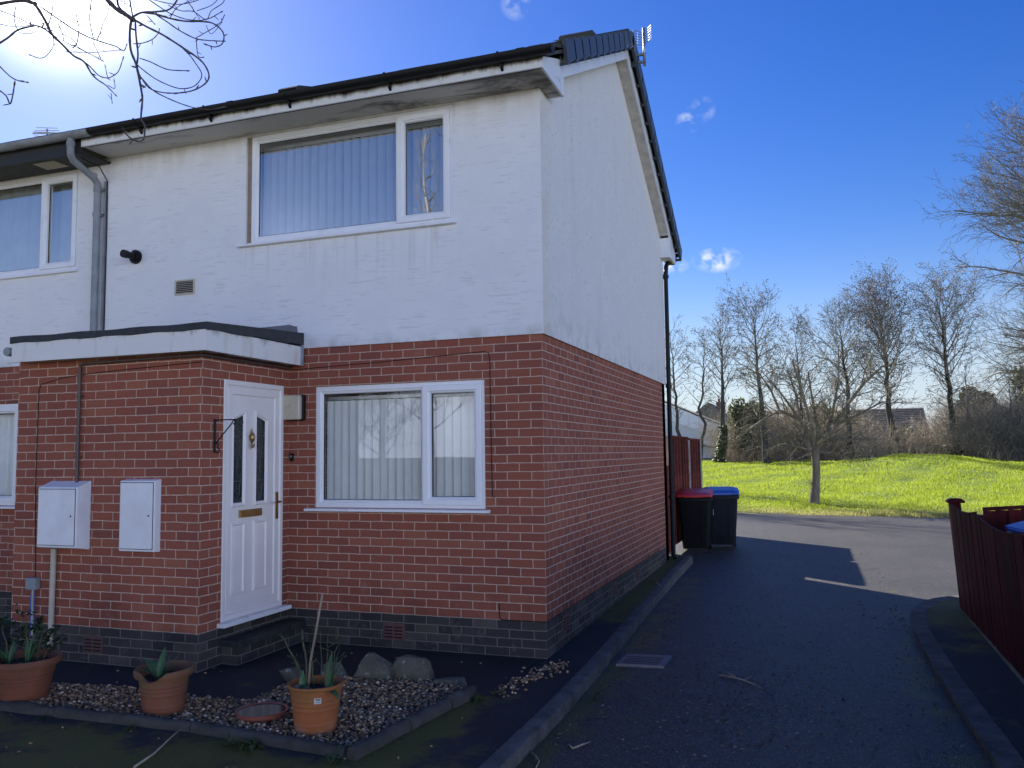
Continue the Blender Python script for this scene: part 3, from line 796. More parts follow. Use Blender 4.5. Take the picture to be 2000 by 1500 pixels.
def window(parent, x0, x1, z0, z1, yf, mull, glass, blind, blindmat, sash='right', sill=True, sx=(.09, .05), slat=.083, tops=.02, sproud=.07):
    b = MB()
    b.frame(x0, x1, z0, z1, [(0, yf+.075), (0, yf+.003), (.003, yf), (.046, yf), (.052, yf+.010), (.056, yf+.010), (.062, yf+.020), (.062, yf+.075)])
    w = b.build('window', M['upvc'], parent, smooth=True, auto=25)
    m0, m1 = mull - .024, mull + .024
    b = MB(); b.prism([(m0, yf+.075), (m0, yf+.012), (m0+.008, yf+.002), (m1-.008, yf+.002), (m1, yf+.012), (m1, yf+.075)], 'z', z0+.060, z1-.060)
    b.build('mullion', M['upvc'], w, smooth=True, auto=25)
    lights = [(x0+.058, m0+.004), (m1-.004, x1-.058)]
    for i, (a, c) in enumerate(lights):
        is_sash = (sash == 'right') == (i == 1)
        gz0, gz1 = z0 + .058, z1 - .058
        if is_sash:
            a2, c2, e0, e1 = a - .022, c + .026, gz0 - .026, gz1 + .026
            b = MB(); b.frame(a2, c2, e0, e1, [(0, yf-.001), (0, yf-.016), (.004, yf-.020), (.050, yf-.020), (.060, yf-.008), (.066, yf-.008), (.074, yf+.006), (.074, yf+.05)])
            b.build('sash', M['upvc'], w, smooth=True, auto=25)
            ins = .072; p0, p1, q0, q1 = a2 + ins, c2 - ins, e0 + ins, e1 - ins
        else:
            b = MB(); b.frame(a-.004, c+.004, gz0-.004, gz1+.004, [(0, yf+.03), (0, yf+.012), (.010, yf+.012), (.018, yf+.024), (.018, yf+.06)])
            b.build('glazing_bead', M['upvc'], w, smooth=True, auto=25)
            p0, p1, q0, q1 = a + .012, c - .012, gz0 + .012, gz1 - .012
        b = MB(); b.frame(p0-.001, p1+.001, q0-.001, q1+.001, [(0, yf+.027), (.007, yf+.027), (.007, yf+.05)])
        b.build('gasket', M['gasket'], w)
        b = MB(); b.face([(p0, yf+.032, q0), (p1, yf+.032, q0), (p1, yf+.032, q1), (p0, yf+.032, q1)])
        b.build('pane', M[glass], w, recalc=False)
    if sill:
        b = MB(); b.prism([(yf+.07, z0-.002), (yf+.07, z0-.03), (-sproud+yf+.012, z0-.034), (-sproud+yf, z0-.030), (-sproud+yf, z0-.012), (-sproud+yf+.01, z0-.006)], 'x', x0-sx[0], x1+sx[1])
        b.build('sill', M['upvc'], w, bevel=.003)
    if blind == 'vertical':
        b = MB(); yb = yf + .15; r = random.Random(int(x0 * -100)); x = x0 + .085
        b.box(x0 + .05, x1 - .05, yb - .02, yb + .02, z1 - .105 - tops, z1 - .07 - tops)
        while x < x1 - .06:
            an = R(24 + r.uniform(-7, 7)); tw = R(r.uniform(-4, 4)); hw = .0445; top = z1 - .112 - tops; bot = z0 + .05
            pts = []
            for z, a2 in ((bot, an + tw), (top, an - tw)):
                row = []
                for q in range(5):
                    t = (q - 2) / 2; bow = .006 * (1 - t * t)
                    row.append((x + hw * t * math.cos(a2) + bow * math.sin(a2), yb + hw * t * math.sin(a2) - bow * math.cos(a2), z))
                pts.append(row)
            for q in range(4): b.face([pts[0][q], pts[0][q+1], pts[1][q+1], pts[1][q]])
            x += slat
        b.build('blind', M[blindmat], w, recalc=False, smooth=True)
    elif blind == 'curtain':
        b = MB(); n = 120; prev = None
        for q in range(n + 1):
            x = x0 + .03 + (x1 - x0 - .06) * q / n; y = yf + .15 + .018 * math.sin(q * .62) + .008 * math.sin(q * 1.7)
            cur = ((x, y, z0 + .03), (x, y * 1.0, z1 - .03))
            if prev: b.face([prev[0], cur[0], cur[1], prev[1]])
            prev = cur
        b.build('curtain', M[blindmat], w, recalc=False, smooth=True)
    return w
window(house, WL[0], WL[1], WL[2], WL[3], .012, -1.150, 'glass', 'vertical', 'blind', sx=(.085, .045))
wu = window(house, WU[0] + .058, WU[1], WU[2], WU[3], -.010, -1.395, 'glass2', 'vertical', 'blind2', sx=(.13, .035), slat=.094, tops=.0, sproud=.06)
b = MB(); b.box(WU[0] + .001, WU[0] + .056, .005, .1, WU[2] + .001, WU[3] - .001); b.build('filler_strip', M['tan'], wu)

# eaves: fascia, soffit, box end
fas = MB(); fas.box(XL + .17, .172, -.424, -.404, 4.965, 5.105)
fas = fas.build('fascia', M['fascia'], house, bevel=.002)
b = MB(); b.box(XL + .17, .152, -.403, -.024, 4.972, 4.982); b.box(.024, .152, -.023, .205, 4.972, 4.982); b.build('soffit', M['soffit'], house)
b = MB()
b.box(XL + .25, .10, -.394, -.380, 4.9695, 4.9725)                     # vent slot along the soffit front edge
b.build('soffit_vent', M['dark'], house)
b = MB(); b.prism([(-.403, 4.966), (.228, 4.966), (.228, zroof_f(.228) - .30), (.228, zroof_f(.228) - .135), (-.403, zroof_f(-.403) - .06)], 'x', .153, .174)
b.box(.022, .152, .206, .226, 4.966, 5.17)
b.build('box_end', M['board'], house, bevel=.002)
b = MB(); b.box(.176, .1785, .10, .108, 4.99, 5.14); b.box(.176, .1785, -.02, .10, 5.055, 5.061); b.box(.176, .1785, .112, .12, 4.97, 5.30)
b.build('cover_strip', M['board'], house)
# rear box end
b = MB(); b.prism([(6.06, 4.74), (6.60, 4.74), (6.60, zroof_b(6.6) - .06), (6.06, zroof_b(6.06) - .13)], 'x', .153, .174)
b.box(.023, .152, 6.06, 6.08, 4.745, 5.05); b.box(.023, .152, 6.08, 6.58, 4.745, 4.757)
b.build('box_end', M['board'], house, bevel=.002)

def slope(y0, z0, y1, z1):
    L = math.hypot(y1 - y0, z1 - z0); c, s = (y1 - y0) / L, (z1 - z0) / L
    nx = (-s, c) if c > 0 else (s, -c)
    return L, (lambda p: (p[0], y0 + c * p[1] + nx[0] * p[2], z0 + s * p[1] + nx[1] * p[2]))
SL = (slope(-.5, 5.08, 3.15, 6.93), slope(6.75, 4.97, 3.15, 6.93))
def roof(parent, x0, x1, rooflabel=None):
    b = MB()
    for L, xf in SL:
        b.xf = xf; n = 13; g = L / n
        for i in range(n):
            for pr in range(int((x1 - x0) / .3) + 1):           # rows of interlocking tiles, each a slightly tilted slab
                xa = x0 + pr * .3; xb = min(x1, xa + .296)
                if xb - xa < .02: continue
                j = rng.uniform(-.004, .004)
                e = min(L, (i + 1) * g + .04)
                i0 = [b.P(q) for q in ((xa, i*g, .008+j), (xb, i*g, .008+j), (xb, e, -.022), (xa, e, -.022), (xa, i*g, .036+j), (xb, i*g, .036+j), (xb, e, .004), (xa, e, .004))]
                for q in ((0,3,2,1),(4,5,6,7),(0,1,5,4),(1,2,6,5),(2,3,7,6),(3,0,4,7)): b.f.append([i0[t] for t in q])
        b.box(x0, x1, .05, L - .02, -.06, -.03)
    r = b.build('roof', M['tile'], parent, label=rooflabel)
    c = MB(); x = x0
    while x < x1 - .02:
        e = min(x1, x + .46)
        prof = [(3.15 + .125 * math.cos(a), 6.915 + .085 * math.sin(a)) for a in [PI * k / 8 for k in range(9)]]
        c.prism(prof, 'x', x, e - .008); x += .46
    c.build('ridge', M['tile'], r)
    return r
rf = roof(house, XL, .215)
for k, (L, xf) in enumerate(SL):            # dry verge caps, one per tile course
    n = 13; g = L / n
    for i in range(2 if k == 0 else 0, n):
        b = MB(xf); a0, a1 = i * g - .03, (i + 1) * g + .005
        prof = [(a0, .056), (a0, -.150), (a0 + .012, -.160), (a1, -.130), (a1, .034)]
        A = [b.P((.256, s, q)) for s, q in prof]; B = [b.P((.222, s, q)) for s, q in prof]
        for t in range(2, 5): A[t] = A[t]
        b.f.append(A); b.f.append(B[::-1])
        for t in range(5): b.f.append([A[t], A[(t+1) % 5], B[(t+1) % 5], B[t]])
        b.face([(.256, a0, .056), (.256, a1, .034), (.14, a1, .034), (.14, a0, .056)])
        b.box(.180, .258, a0 - .006, a0 + .03, -.166, -.14)
        b.build('verge_cap', M['cap'], rf)
# bargeboards and their soffits
b = MB(); b.prism([(.229, zroof_f(.229) - .30), (3.15, 6.93 - .30), (3.15, 6.93 - .1), (.229, zroof_f(.229) - .1)], 'x', .153, .173)
b.build('bargeboard', M['board'], house, bevel=.002)
b = MB(); b.prism([(3.151, 6.93 - .30), (6.05, zroof_b(6.05) - .28), (6.05, zroof_b(6.05) - .1), (3.151, 6.93 - .1)], 'x', .153, .173)
b.build('bargeboard', M['board'], house, bevel=.002)
b = MB(); b.prism([(.229, zroof_f(.229) - .29), (3.15, 6.93 - .29), (3.15, 6.93 - .27), (.229, zroof_f(.229) - .27)], 'x', .0225, .152)
b.prism([(3.151, 6.93 - .29), (6.05, zroof_b(6.05) - .27), (6.05, zroof_b(6.05) - .25), (3.151, 6.93 - .27)], 'x', .0225, .152)
b.build('barge_soffit', M['bargesoffit'], house)

def gutter(parent, mat, x0, x1, yc, zc, r=.058, brackets=(), union=()):
    b = MB()
    out = [(yc + r * math.cos(a), zc + r * math.sin(a)) for a in [PI + PI * k / 12 for k in range(13)]]
    inn = [(yc + (r - .006) * math.cos(a), zc + (r - .006) * math.sin(a)) for a in [2 * PI - PI * k / 12 for k in range(13)]]
    b.prism(out + inn, 'x', x0, x1)
    ro = [(yc + (r + .004) * math.cos(a), zc + (r + .004) * math.sin(a)) for a in [PI + PI * k / 12 for k in range(13)]]
    for x in union: b.prism(ro + [(yc + r + .004, zc + .008), (yc - r - .004, zc + .008)], 'x', x - .035, x + .035)
    for x in (x0 + .004, x1 - .004): b.prism(out, 'x', x - .003, x + .003)
    g = b.build('gutter', M[mat], parent, smooth=True, auto=35)
    for x in brackets:
        c = MB(); c.prism(ro + [(yc + r + .004, zc + .01), (yc + r, zc), (yc, zc - r + .002), (yc - r, zc), (yc - r - .008, zc + .01)], 'x', x - .011, x + .011)
        c.prism([(yc + .02, zc - .03), (-.426, zc - .02), (-.426, zc - .11), (yc + .03, zc - .085)], 'x', x - .011, x + .011)
        c.build('gutter_bracket', M[mat], g)
    return g
gutter(house, 'black', -4.66, .285, -.488, 5.094, .056, brackets=(-4.05, -3.2, -2.3, -1.25, -.18), union=(-2.9, .02))
# moss and debris spilling over the open gutter end
# roof ventilators
for x, yv, wd in ((-2.45, -.12, .2), (.15, 1.36, .34)):
    L, xf = SL[0]; s0 = (yv + .5) / math.cos(math.atan2(1.85, 3.65))
    b = MB(xf); b.prism([(s0, .03), (s0 + .02, .065 if wd < .3 else .10), (s0 + .07, .074 if wd < .3 else .11), (s0 + .34, .04)], 'x', x - wd, x + .02)
    v = b.build('roof_vent', M['tile'], house, bevel=.006)
    b = MB(xf)
    for q in range(3): b.box(x - wd + .01, x + .01, s0 - .003 + .003 * q, s0 + .012 + .003 * q, .036 + q * .009, .040 + q * .009)
    b.build('louvre', M['black'], v)
# rear gutter and black downpipe on the gable corner
b = MB()
out = [(6.80 + .056 * math.cos(a), 4.95 + .056 * math.sin(a)) for a in [PI + PI * k / 12 for k in range(13)]]
b.prism(out, 'x', -5, .205); b.build('gutter', M['black'], house, smooth=True, auto=35)
b = MB(); b.tube([(.13, 6.79, 4.93), (.13, 6.79, 4.84), (.12, 6.72, 4.79), (.08, 6.38, 4.72), (.07, 6.30, 4.65), (.06, 6.285, 4.5), (.06, 6.285, .16), (.09, 6.26, .10)], .035, 14)
dp = b.build('downpipe', M['black'], house, smooth=True, auto=50)
for z in (4.45, 2.72, 1.0):
    b = MB(); b.tube([(.06, 6.285, z), (.06, 6.285, z + .07)], .043, 14); b.box(.01, .11, 6.28, 6.29, z + .02, z + .05); b.build('pipe_clip', M['black'], dp)

# porch
pz = 2.625
porch = MB()
mkf = lambda a, d, z: (a, YP + d, z)
wall_open(porch, mkf, -4.62, XP, -.3, pz, [], .2)
DO = (-.968, -.102, .31, 2.408)
wall_open(porch, lambda a, d, z: (XP - d, a, z), YP + .2, 0.0, -.3, pz, [DO], .2)
wall_open(porch, lambda a, d, z: (-4.62 + d, a, z), YP + .2, 0.0, -.3, pz, [], .2)
porch = porch.build('porch', M['brick'], house, recalc=False)
b = MB(); b.box(-4.42, -2.78, -1.04, .0, -.1, .28); b.build('porch_lining', M['room'], porch)
b = MB()
b.box(-4.535, -2.415, -1.405, -1.385, 2.604, 2.785); b.box(-2.435, -2.4155, -1.3845, -.025, 2.604, 2.785); b.box(-4.535, -4.515, -1.3845, -.025, 2.62, 2.785)
b.build('porch_fascia', M['porchboard'], porch, bevel=.002)
b = MB(); b.box(-4.51, -2.44, -1.38, YP - .001, 2.612, 2.622); b.box(XP + .001, -2.44, YP, -.025, 2.612, 2.622); b.build('porch_soffit', M['soffit'], porch)
# roof deck of mineral felt with lapped, slightly wavy edge trim
b = MB()
n = 16
def zt(y): return 2.832 + (y + 1.41) * .062
xsP = [-4.55 + (2.55 + 1.59) / 1 * 0 + i * (2.15 / n) for i in range(n + 1)]
front = [(x, -1.415 - .003 * math.sin(i * 2.1), 2.775 + .006 * math.sin(i * 1.7)) for i, x in enumerate(xsP)]
fronttop = [(x, -1.412, zt(-1.41) + .004 * math.sin(i * 1.3)) for i, x in enumerate(xsP)]
back = [(x, -.026, zt(0)) for x in xsP]
for i in range(n):
    b.face([front[i], front[i+1], fronttop[i+1], fronttop[i]]); b.face([fronttop[i], fronttop[i+1], back[i+1], back[i]])
    b.face([front[i], (front[i][0], -1.38, 2.77), (front[i+1][0], -1.38, 2.77), front[i+1]])
for X in (xsP[0], xsP[-1]):
    pr = [(-1.414, 2.775)]
    m_ = 8
    lo = [(-1.414 + 1.388 * k / m_, 2.772 + .006 * math.sin(k * 1.9) + .030 * k / m_) for k in range(m_ + 1)]
    hi = [(y, zt(y)) for y, _ in lo]
    for k in range(m_):
        b.face([(X, *lo[k]), (X, *lo[k+1]), (X, *hi[k+1]), (X, *hi[k])])
        b.face([(X, *lo[k]), (X - .03 if X > -3 else X + .03, *lo[k]), (X - .03 if X > -3 else X + .03, *lo[k+1]), (X, *lo[k+1])])
b.build('porch_roof', M['felt'], porch)
b = MB(); b.prism([(-3.05, zt(0) - .01), (-2.47, zt(0) - .02), (-2.48, 2.99), (-2.50, 2.99), (-2.56, 3.01), (-3.05, 3.0)], 'y', -.030, -.0235); b.build('flashing', M['lead'], porch)
b = MB(); b.tube([(-4.592, -1.41 + q * .345, 2.705) for q in range(5)], .04, 12); b.build('porch_gutter', M['greypipe'], porch, smooth=True, auto=40)
# gas pipe under the fascia and down to the meter box
b = MB(); b.tube([(-2.545, -.03, 2.585), (-2.548, -1.20, 2.585), (-2.558, -1.262, 2.585), (-2.60, -1.272, 2.585), (-3.83, -1.272, 2.575), (-3.868, -1.272, 2.56), (-3.873, -1.272, 2.53), (-3.873, -1.272, 1.53)], .0135, 10)
gp = b.build('gas_pipe', M['brownpipe'], porch, smooth=True, auto=60)
for z in (2.28, 1.75): 
    b = MB(); b.box(-3.90, -3.845, -1.285, -1.248, z, z + .012); b.build('pipe_clip', M['brownpipe'], gp)
b = MB(); b.tube([(-2.415, -.04, 2.60), (-2.415, -.035, 2.80)], .02, 10); b.build('corner_pipe', M['greypipe'], porch, smooth=True)

# front door in the porch side wall: local (u along the wall, d into the wall, z)
dx = lambda p: (XP - p[1], p[0], p[2])
b = MB(dx); b.frame(DO[0], DO[1], DO[2] + .036, DO[3], [(0, .07), (0, -.004), (.004, -.008), (.042, -.008), (.050, .002), (.058, .002), (.064, .010), (.064, .08)])
door = b.build('door', M['door'], house, smooth=True, auto=25)
b = MB(dx); b.box(DO[0] - .045, DO[1] + .06, -.075, .06, DO[2] - .002, DO[2] + .034); b.build('threshold', M['upvc'], door, bevel=.005)
U0, U1, Z0, Z1 = DO[0] + .060, DO[1] - .060, DO[2] + .096, DO[3] - .060
b = MB(dx); b.frame(U0, U1, Z0, Z1, [(0, .05), (0, .004), (.006, .000), (.060, .000), (.070, .010), (.082, .010)])
b.face([(U0+.082, .010, Z0+.082), (U1-.082, .010, Z0+.082), (U1-.082, .010, Z1-.082), (U0+.082, .010, Z1-.082)])
leafo = b.build('door_leaf', M['door'], door, smooth=True, auto=25)
def ring(poly, prof, name, mat, par):
    """moulding round a polygon on the door face; prof = [(inset, depth)...]"""
    def off(ins):
        n = len(poly); out = []
        for i in range(n):
            p0, p1, p2 = Vector(poly[i-1]), Vector(poly[i]), Vector(poly[(i+1) % n])
            e1, e2 = (p1-p0).normalized(), (p2-p1).normalized()
            n1, n2 = Vector((-e1.y, e1.x)), Vector((-e2.y, e2.x))
            k = (n1 + n2) / (1 + n1.dot(n2)); q = p1 + k * ins
            out.append(q)
        return out
    b = MB(dx); b.loft([[(q.x, d, q.y) for q in off(i)] for i, d in prof])
    if mat is not None:
        return b.build(name, mat, par, smooth=True, auto=20), off(prof[-1][0])
for (ua, ub, za, zb, zl, zr_) in ((-.850, -.655, 1.30, 0, 2.085, 2.155), (-.530, -.335, 1.30, 0, 2.155, 2.085)):
    poly = [(ua, za), (ub, za), (ub, zr_), (ua, zl)]
    o, inn = ring(poly, [(0, .0105), (.003, -.004), (.012, -.009), (.020, -.004), (.030, .002), (.036, .009)], 'glazing_frame', M['door'], door)
    b = MB(dx); b.face([(q.x, .0085, q.y) for q in inn]); g = b.build('door_glass', M['dglass'], door)
    um = (inn[0].x + inn[1].x) / 2
    c = MB(dx)
    for z in (1.52, 1.92): c.box(inn[0].x, inn[1].x, .0060, .0078, z, z + .006)
    c.tube([(um + .022 * math.sin(t * 1.1), .007, 1.36 + t * .067) for t in range(10)], .003, 5)
    for t in range(6):
        s = 1 if t % 2 else -1
        c.tube([(um + .02 * s, .007, 1.42 + t * .1), (um + .045 * s, .007, 1.45 + t * .1), (um + .03 * s, .007, 1.49 + t * .1), (um + .01 * s, .007, 1.45 + t * .1)], .003, 5)
    c.build('lead_pattern', M['gasket2'], g)
for ua, ub in ((-.850, -.655), (-.530, -.335)):
    poly = [(ua, .545), (ub, .545), (ub, 1.165), (ua, 1.165)]
    o, inn = ring(poly, [(0, .0105), (.004, -.003), (.014, -.007), (.024, -.001), (.030, .006), (.046, .000), (.050, -.001)], 'raised_panel', M['door'], door)
    b = MB(dx); b.face([(q.x, -.001, q.y) for q in inn]); b.build('panel_field', M['door'], door)
b = MB(dx); b.box(-.735, -.43, -.014, .011, 1.205, 1.270); b.box(-.715, -.45, -.018, -.0145, 1.217, 1.258); lb = b.build('letterbox', M['brass'], door, bevel=.004)
b = MB(dx); b.lathe((0, 0, 0), [(.001, 0)], 3) if False else None
kn = MB(dx)
kn.tube([(-.592, -.012, 1.985), (-.592, -.012, 1.955)], [.004, .010], 10); kn.tube([(-.592, -.016, 1.955), (-.592, -.018, 1.925), (-.592, -.018, 1.885), (-.592, -.014, 1.86)], [.010, .024, .021, .008], 12)
kn.tube([(-.592 + .024 * math.cos(a), -.026, 1.868 + .045 * math.sin(a)) for a in [R(200) + R(140) * k / 8 for k in range(9)]], .007, 8)
kn.tube([(-.592, -.014, 1.86), (-.592, -.012, 1.80)], [.008, .004], 8)
kn.build('knocker', M['brass'], door, smooth=True, auto=60)
h = MB(dx); h.box(-.215, -.178, -.010, .0, 1.155, 1.405); hd = h.build('door_handle', M['brass'], door, bevel=.004)
h = MB(dx); h.tube([(-.197, -.01, 1.315), (-.197, -.055, 1.315), (-.215, -.062, 1.315), (-.30, -.062, 1.312)], .009, 10); h.build('lever', M['brass'], hd, smooth=True, auto=60)
# air bricks in the dark plinth
def airbrick(mk, a, z, w=.215, h=.14, n=(2, 4)):
    b = MB(mk); b.box(a, a + w, -.006, .03, z, z + h)
    o = b.build('air_brick', M['airbrick'], house)
    c = MB(mk); cw = (w - .03) / n[0]; ch = (h - .024) / n[1]
    for i in range(n[0]):
        for j in range(n[1]):
            c.box(a + .012 + i * (cw + .006), a + .012 + i * (cw + .006) + cw - .012, -.0075, -.0062, z + .014 + j * ch, z + .014 + j * ch + ch * .45)
    c.build('vent_slot', M['dark'], o)
airbrick(lambda p: (p[0], p[1], p[2]), -1.552, .077)
airbrick(lambda p: (p[0], YP + p[1], p[2]), -3.77, .088)
for y in (.47, 2.45, 3.72): airbrick(lambda p: (-p[1], p[0], p[2]), y, .13)
# kitchen flue, wall vent, loose cables clipped to the brickwork
b = MB(); b.tube([(-4.47, -.024, 3.853), (-4.47, -.05, 3.853)], .074, 20); b.tube([(-4.47, -.05, 3.853), (-4.47, -.075, 3.853)], [.06, .05], 20)
b.tube([(-4.47, -.07, 3.853), (-4.47, -.20, 3.853)], .036, 16); b.tube([(-4.47, -.16, 3.853), (-4.47, -.21, 3.853)], .042, 16); b.build('flue', M['black'], house, smooth=True, auto=40)
b = MB(); b.frame(-3.955, -3.705, 3.40, 3.56, [(0, -.0225), (0, -.034), (.016, -.034), (.016, -.026)]); vv = b.build('wall_vent', M['vent'], house)
b = MB(); b.box(-3.939, -3.721, -.0255, -.0235, 3.416, 3.544); b.build('gap_shade', M['dark'], vv)  # near-black sheet puts the shade between the louvres into colour
b = MB()
for q in range(7): b.prism([(-.026, 3.418 + q * .0185), (-.036, 3.419 + q * .0185), (-.026, 3.427 + q * .0185)], 'x', -3.939, -3.721)
b.build('louvre', M['vent'], vv)
b = MB(); b.tube([(-2.56, -.004, 2.57), (-1.6, -.004, 2.60), (-.54, -.004, 2.645), (-.50, -.004, 2.63), (-.49, -.004, 2.58), (-.485, -.004, 1.9), (-.478, -.004, 1.36), (-.455, -.004, 1.355)], .0035, 6)
b.tube([(-2.57, -1.252, 2.53), (-3.0, -1.252, 2.515), (-3.7, -1.252, 2.49), (-4.1, -1.252, 2.46), (-4.35, -1.252, 2.41), (-4.372, -1.252, 2.35), (-4.375, -1.252, 1.5), (-4.34, -1.252, .69)], .0035, 6)
b.tube([(-.425, -.004, .44), (-.424, -.004, .32), (-.41, -.004, .305), (0.004, -.004, .306), (.004, .8, .306), (.004, 5.5, .31)], .0045, 6)
b.build('cable', M['black'], house)

# ------------------------------------------------------------------ neighbour's house (left, same terrace)
nb = thing('terraced_house', (-8.5, 3.1, 0), 'neighbouring terraced house at the left edge with black eaves and grey gutter', 'house')
NU = (-7.45, -5.290, 3.80, 4.905); NLw = (-7.8, -6.06, 1.235, 2.36)
b = MB(); wall_open(b, fy(.002), -11, XL - .002, -.3, 2.79, [NLw]); b.build('brick_wall', M['brick'], nb, recalc=False)
b = MB(); wall_open(b, fy(-.022), -11, XL - .002, 2.772, 4.99, [NU], .2); 
b.build('render_wall', M['render'], nb, recalc=False)
b = MB(); b.box(-11, XL - .002, 6.0, 6.24, -.3, 5.0); b.box(-11.2, -11.0, 0, 6.24, -.3, 5.0); b.build('rear_wall', M['brick'], nb)
b = MB(); b.box(-11, XL - .002, .25, 6.0, 2.5, 2.6); b.box(-11, XL - .002, .25, 6.0, -.1, .28); b.box(-11, XL - .002, .21, 6.0, 4.985, 5.0); b.box(-11, XL, 2.6, 2.7, .28, 4.98); b.build('room_lining', M['room'], nb)
window(nb, *NU, -.010, -5.83, 'glass2', 'curtain', 'curtain', sx=(.05, .02), sproud=.05)
window(nb, *NLw, .012, -7.2, 'glass', 'curtain', 'curtain', sx=(.05, .05))
b = MB(); b.box(-11, XL + .168, -.424, -.404, 4.90, 5.105); b.build('fascia', M['blackboard'], nb)
b = MB(); b.box(-11, XL + .168, -.4035, -.024, 4.912, 4.93); sf = b.build('soffit', M['blackboard'], nb)
b = MB()
for q in range(6): b.box(-5.62, -5.32, -.33 + q * .033, -.31 + q * .033, 4.905, 4.9115)
b.build('soffit_vent', M['vent'], sf)
roof(nb, -11.15, XL - .004)
gutter(nb, 'greypipe', -11, -4.665, -.488, 5.090, .058, brackets=(-8.6, -7.6, -6.6), union=(-5.75, -4.9))
b = MB(); b.tube([(-4.92, -.488, 5.04), (-4.92, -.488, 4.90), (-4.92, -.478, 4.86), (-4.935, -.44, 4.83), (-4.965, -.13, 4.73), (-4.97, -.085, 4.69), (-4.97, -.078, 4.62), (-4.975, -.078, 2.86)], .036, 14)
dp = b.build('downpipe', M['greypipe'], nb, smooth=True, auto=50)
for pz_ in ((-4.92, -.488, 4.96), (-4.962, -.15, 4.735), (-4.97, -.078, 4.60), (-4.972, -.078, 4.33)):
    b = MB(); b.tube([(pz_[0], pz_[1], pz_[2]), (pz_[0], pz_[1], pz_[2] + .045)], .042, 14)
    if pz_[1] > -.1: b.box(-5.03, -4.90, -.045, -.03, pz_[2] + .01, pz_[2] + .035)
    b.build('pipe_clip', M['greypipe'], dp)
b = MB(); b.box(-4.917, -4.895, -.045, -.0235, 2.86, 4.72); b.build('trunking', M['greypipe'], nb)
b = MB(); b.tube([(-4.98, -.3, 4.905), (-4.91, -.12, 4.86), (-4.885, -.03, 4.72), (-4.88, -.028, 4.2), (-4.882, -.028, 2.88)], .006, 6); b.build('cable', M['black'], nb)

# ------------------------------------------------------------------ fittings on the house that are things of their own
t = thing('wall_light', (-2.515, -.02, 2.2), 'square bulkhead light with frosted lens on the brick beside the white door', 'wall light')
b = MB(); b.box(-2.645, -2.385, -.055, -.001, 2.075, 2.325); b.build('housing', M['black'], t, bevel=.02, seg=3)
b = MB(); b.box(-2.638, -2.392, -.115, -.056, 2.082, 2.318); ln = b.build('lens', M['lampglass'], t, bevel=.022, seg=3)
b = MB(); b.box(-2.535, -2.49, -.1162, -.114, 2.185, 2.225); b.build('lens_mark', M['cream'], ln)
t = thing('doorbell', (-2.60, -.02, 1.70), 'small black doorbell button on brick right of the front door', 'doorbell')
b = MB(); b.box(-2.555, -2.52, -.022, -.001, 1.69, 1.765); dbb = b.build('case', M['black'], t, bevel=.005)
b = MB(); b.tube([(-2.537, -.022, 1.735), (-2.537, -.026, 1.735)], .010, 12); b.build('button', M['junction'], t)
def meter(name, label, x0, x1, z0, z1, d, slant):
    t = thing(name, ((x0+x1)/2, YP, z0), label, 'meter box')
    b = MB(); i = slant
    b.loft([[(x0, YP-.001, z0), (x1, YP-.001, z0), (x1, YP-.001, z1), (x0, YP-.001, z1)], [(x0+i*.2, YP-d, z0+i*.5), (x1-i*.2, YP-d, z0+i*.5), (x1-i*.2, YP-d, z1-i), (x0+i*.2, YP-d, z1-i)]])
    b.face([(x0+i*.2, YP-d, z0+i*.5), (x1-i*.2, YP-d, z0+i*.5), (x1-i*.2, YP-d, z1-i), (x0+i*.2, YP-d, z1-i)])
    b.build('case', M['meter'], t, bevel=.008, seg=2)
    b = MB(); b.box(x0+i*.2+.016, x1-i*.2-.018, YP-d-.008, YP-d-.001, z0+i*.5+.022, z1-i-.018); dr = b.build('door', M['meter'], t, bevel=.003)
    b = MB(); b.frame(x0+i*.2+.010, x1-i*.2-.012, z0+i*.5+.016, z1-i-.012, [(0, YP-d-.0008), (.008, YP-d-.0008)]); b.build('door_seam', M['gasket'], t)
    b = MB(); b.tube([(x1-i*.2-.055, YP-d-.0085, (z0+z1)/2), (x1-i*.2-.055, YP-d-.0105, (z0+z1)/2)], .008, 12); b.build('lock', M['dark'], dr)
meter('meter_box', 'larger deep white meter box with sloping top on brown gas pipe', -4.195, -3.735, .955, 1.545, .14, .05)
meter('meter_box', 'smaller shallow white meter box on the porch brick nearer the door', -3.35, -2.975, .955, 1.56, .07, .012)
b = MB(); b.tube([(-4.11, -1.275, .955), (-4.12, -1.275, .0)], .024, 14); b.build('conduit', M['cream'], smooth=True, auto=50, label='cream service conduit running down from the larger meter box to the ground', cat='pipe')
t = thing('junction_box', (-4.34, YP, .59), 'small grey junction box with dangling blue and white wires', 'junction box')
b = MB(); b.box(-4.398, -4.28, YP-.06, YP-.001, .595, .70); b.build('case', M['junction'], t, bevel=.012)
b = MB(); b.tube([(-4.34, -1.28, .60), (-4.345, -1.29, .52), (-4.35, -1.27, .2)], .005, 6); b.tube([(-4.32, -1.28, .60), (-4.312, -1.285, .5), (-4.315, -1.27, .22)], .005, 6); b.build('wire', M['blue'], t)
b = MB(); b.tube([(-4.33, -1.28, .60), (-4.328, -1.285, .48), (-4.335, -1.27, .2)], .009, 8); b.build('wire', M['cream'], t)
